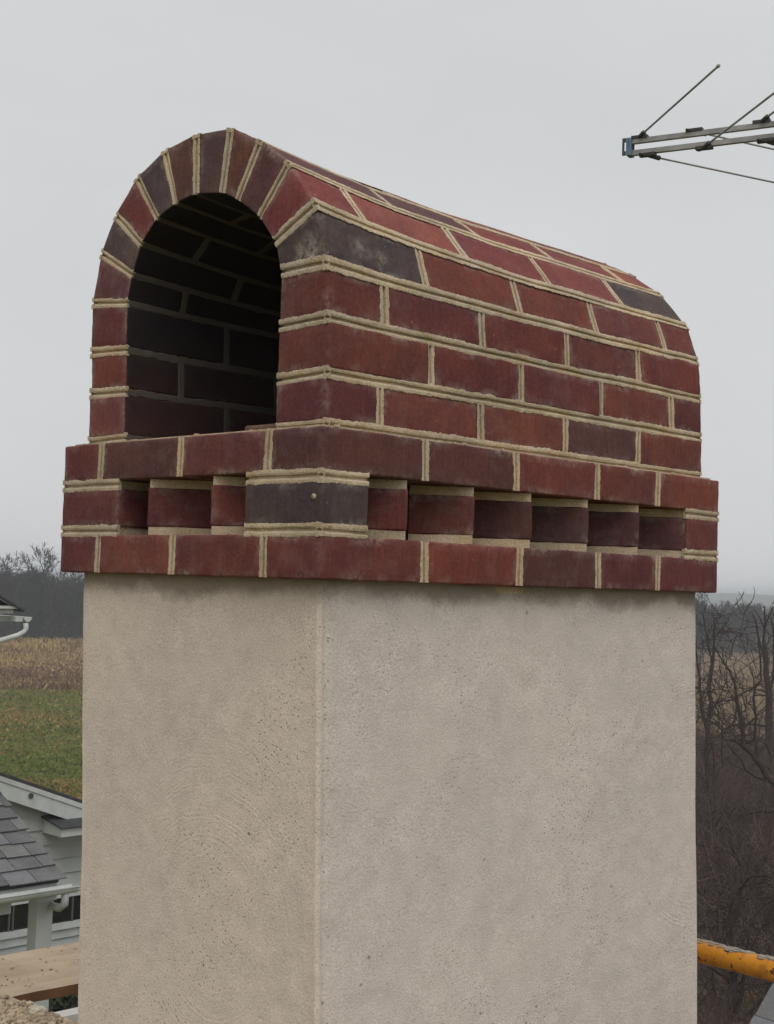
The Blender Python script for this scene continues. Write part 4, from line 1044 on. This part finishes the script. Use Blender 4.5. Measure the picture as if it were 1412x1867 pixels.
M_TWIG = simple('purple brown twigs', (0.078, 0.048, 0.040), .95, 0, .6, .8, .4, 20)
M_TWIG2 = simple('pale dead stems', (0.15, 0.105, 0.080), .95, 0, .4, 1, .4, 20)
thicket('thicket', 10.5, 20, 30, 62, 1500, 1.0, 3.2, .010, M_TWIG2, 'paler dead stems mixed through the thicket', 29)
thicket('thicket', 10.5, 20, 31, 66, 5000, 1.3, 3.4, .014, M_TWIG, 'tangled purple brown thicket filling the strip right of the shaft', 9)
thicket('thicket', 10.5, 20, 20, 31, 1500, .35, 1.3, .008, M_TWIG, 'low dead undergrowth below the yellow tube', 19)
# two trees whose limbs are traced in the strip right of the shaft
def traced(name, label, D, limbs, mat, seed, tw=.012, rmin=.012):
    rr = random.Random(seed); base = at(limbs[0][0][0], limbs[0][0][1], D); fl = foot(hd(limbs[0][0][0]), D)
    e = empty(name, (base.x, base.y, gz(base.x, base.y)), label, 'tree')
    tr = MB(); crn = MB()
    for li, lim in enumerate(limbs):
        pts = []; rad = []
        dz = 0 if li == 0 else rr.uniform(-.6, .6)
        for k, (u, v, wpx) in enumerate(lim):
            pts.append(at(u, v, D + dz * k / max(1, len(lim) - 1))); rad.append(wpx * D / FOC / 2)
        if li == 0: pts.insert(0, Vector((pts[0].x, pts[0].y, gz(pts[0].x, pts[0].y) - .2))) if pts[0].z > gz(pts[0].x, pts[0].y) else None; rad.insert(0, rad[0] * 1.2) if len(rad) < len(pts) else None
        sp_ = []; sr_ = []
        for k in range(len(pts) - 1):           # subdivide with a little wander
            for t in (0, .33, .66):
                w_ = rad[k] * .3; sp_.append(pts[k].lerp(pts[k + 1], t) + Vector((rr.gauss(0, w_), rr.gauss(0, w_), rr.gauss(0, w_)))); sr_.append(rad[k] + (rad[k + 1] - rad[k]) * t)
        sp_.append(pts[-1]); sr_.append(rad[-1])
        (tr if li == 0 else crn).tube(sp_, sr_, 7)
        for k in range(2, len(sp_)):
            for _ in range(1):
                if rr.random() < .62 and sp_[k].z < -.75:
                    dv = Vector((rr.gauss(0, 1), rr.gauss(0, 1), rr.gauss(.5, .6))).normalized()
                    grow(crn, sp_[k], dv, rr.uniform(.5, 1.5) * D / 40 * (.5 if sp_[k].z > -2.0 else 1), max(rmin, sr_[k] * .4), 2 if rr.random() < .6 else 1, rr, rmin, 4, .5, .7, .1, (1, 2))
    tr.build('trunk', mat, e); crn.build('crown', mat, e); return e
traced('bare_tree', 'bare tree with two close dark stems just right of the stuccoed shaft', 44,
       [[(1302, 1560, 12), (1296, 1460, 11), (1290, 1380, 10), (1291, 1320, 9), (1295, 1260, 8), (1299, 1212, 6), (1303, 1165, 4), (1302, 1130, 3)],
        [(1290, 1330, 7), (1280, 1290, 6), (1277, 1250, 5), (1271, 1200, 4), (1266, 1150, 3)],
        [(1291, 1325, 5), (1305, 1318, 3), (1317, 1331, 3), (1316, 1365, 3), (1318, 1400, 3)],
        [(1317, 1331, 3), (1330, 1325, 3), (1342, 1322, 3), (1352, 1330, 3)],
        [(1299, 1212, 4), (1290, 1170, 3), (1282, 1120, 2), (1290, 1100, 1.5)],
        [(1303, 1165, 2.5), (1312, 1150, 2), (1330, 1130, 1.5)],
        [(1298, 1350, 3), (1303, 1390, 3), (1300, 1430, 2), (1318, 1395, 2)]], M_BARK, 5)
traced('bare_tree', 'crooked bare tree leaning in from the right edge over the brown field', 36,
       [[(1440, 1480, 16), (1412, 1430, 14), (1380, 1385, 11), (1354, 1358, 9), (1352, 1330, 8), (1355, 1318, 7), (1346, 1290, 6), (1344, 1272, 5.5), (1339, 1245, 4.5), (1330, 1222, 4), (1317, 1205, 3), (1305, 1180, 2)],
        [(1352, 1358, 5), (1340, 1350, 4), (1325, 1348, 3), (1302, 1348, 2)],
        [(1344, 1278, 4), (1332, 1276, 3), (1318, 1278, 2.5)],
        [(1344, 1290, 3.5), (1340, 1310, 2.5), (1336, 1325, 2)],
        [(1380, 1385, 7), (1376, 1340, 6), (1379, 1310, 5), (1374, 1280, 5), (1376, 1255, 4.5), (1388, 1240, 4), (1386, 1200, 3.5), (1383, 1165, 3), (1378, 1130, 2.5)],
        [(1376, 1345, 3.5), (1367, 1355, 3), (1352, 1356, 2.5)],
        [(1376, 1262, 3.5), (1374, 1235, 3), (1366, 1215, 2)],
        [(1376, 1268, 3), (1390, 1268, 2.5), (1402, 1269, 2)]], M_BARK, 6)
traced('bare_tree', 'thick dark bare tree at the right edge, rising above the horizon', 52,
       [[(1412, 1520, 22), (1408, 1440, 19), (1404, 1350, 16), (1402, 1270, 13), (1396, 1210, 10), (1392, 1170, 7)],
        [(1396, 1210, 6), (1386, 1175, 4), (1381, 1145, 3), (1372, 1118, 2)],
        [(1392, 1170, 5), (1396, 1135, 4), (1394, 1105, 2.5)],
        [(1402, 1270, 7), (1412, 1220, 5), (1412, 1160, 4), (1405, 1125, 2.5)],
        [(1396, 1150, 3), (1384, 1123, 2), (1375, 1112, 1.5)], [(1396, 1140, 3), (1406, 1118, 2), (1410, 1105, 1.5)]], M_BARK, 7)
traced('bare_tree', 'forked dark tree standing below the yellow tube', 26,
       [[(1340, 1925, 26), (1338, 1860, 24), (1340, 1810, 20), (1336, 1780, 14), (1330, 1745, 10), (1334, 1690, 8), (1351, 1640, 8), (1352, 1612, 7)],
        [(1338, 1850, 12), (1352, 1810, 9), (1358, 1775, 7), (1362, 1730, 5), (1370, 1690, 4)],
        [(1336, 1800, 12), (1322, 1780, 8), (1303, 1768, 6), (1288, 1760, 4)],
        [(1334, 1690, 6), (1331, 1655, 5), (1336, 1612, 4), (1350, 1580, 3)],
        [(1351, 1620, 6), (1365, 1600, 5), (1385, 1596, 4), (1410, 1600, 3)],
        [(1352, 1612, 6), (1353, 1580, 4), (1345, 1560, 3), (1330, 1545, 2)],
        [(1342, 1880, 9), (1372, 1840, 7), (1400, 1800, 6), (1430, 1780, 5)]], M_BARK, 8)

def tufts(name, h0, h1, d0, d1, cnt, hh, ww, cols, label, seed):
    rr = random.Random(seed); mb = MB()
    for i in range(cnt):
        h = rr.uniform(h0, h1); d = d0 * (d1 / d0) ** rr.random(); p = foot(h, d) + Vector((0, 0, .10))
        H_ = rr.uniform(*hh) * (.5 + 1.0 * max(0, .5 + nz3((p.x, p.y, seed), .12))); w_ = rr.uniform(*ww); a = rr.uniform(0, 3.14); dv = Vector((math.cos(a), math.sin(a), 0)) * w_
        ln_ = Vector((rr.gauss(0, .3), rr.gauss(0, .3), 0)) * H_; m_ = 0 if rr.random() < (.5 if seed > 1 else (.08 if d < 55 else .92)) + nz3((p.x, p.y, seed + 4), .07) else 1
        c = p.copy(); mb.add([c - dv, c + dv, c + dv * .3 + ln_ + Vector((0, 0, H_)), c - dv * .5 + ln_ + Vector((0, 0, H_ * .8))], [(0, 1, 2, 3)], m_)
    return tag(mb.build(name, [simple(name + ' a', cols[0], .95, 0, .3, 1.5), simple(name + ' b', cols[1], .95, 0, .3, 1.5)]), label, 'grass', kind='stuff')
tufts('grass', -19, -9, 42, 120, 36000, (.03, .12), (.02, .10), ((.120, .150, .030), (.30, .185, .080)), 'rough green and brown meadow grass', 1)
tufts('corn_stubble', -19, -9, 100, 172, 14000, (.15, .42), (.04, .14), ((.36, .25, .105), (.17, .095, .055)), 'pale corn stubble left of the shaft', 2)
tufts('corn_stubble', 9.5, 19, 76, 205, 14000, (.15, .40), (.04, .16), ((.25, .18, .10), (.13, .085, .060)), 'brown stubble right of the shaft', 3)

# ------------------------------------------------------------------ haze
hz_ = MB(); hz_.box((-2900, -2900, GROUND - 2.0), (2900, 2900, 7.5))
M_H = bpy.data.materials.new('haze'); M_H.use_nodes = True; n = M_H.node_tree; n.nodes.clear()
o_ = n.nodes.new('ShaderNodeOutputMaterial'); pv = n.nodes.new('ShaderNodeVolumePrincipled')
pv.inputs['Color'].default_value = (0.84, 0.885, 0.965, 1); pv.inputs['Density'].default_value = 0.0010; pv.inputs['Anisotropy'].default_value = 0.1
pv.inputs['Density Attribute'].default_value = ''
n.links.new(pv.outputs[0], o_.inputs['Volume'])
try: M_H.cycles.homogeneous_volume = True
except Exception: pass
tag(hz_.build('haze', M_H), 'thin grey drizzle haze', 'haze', kind='stuff')
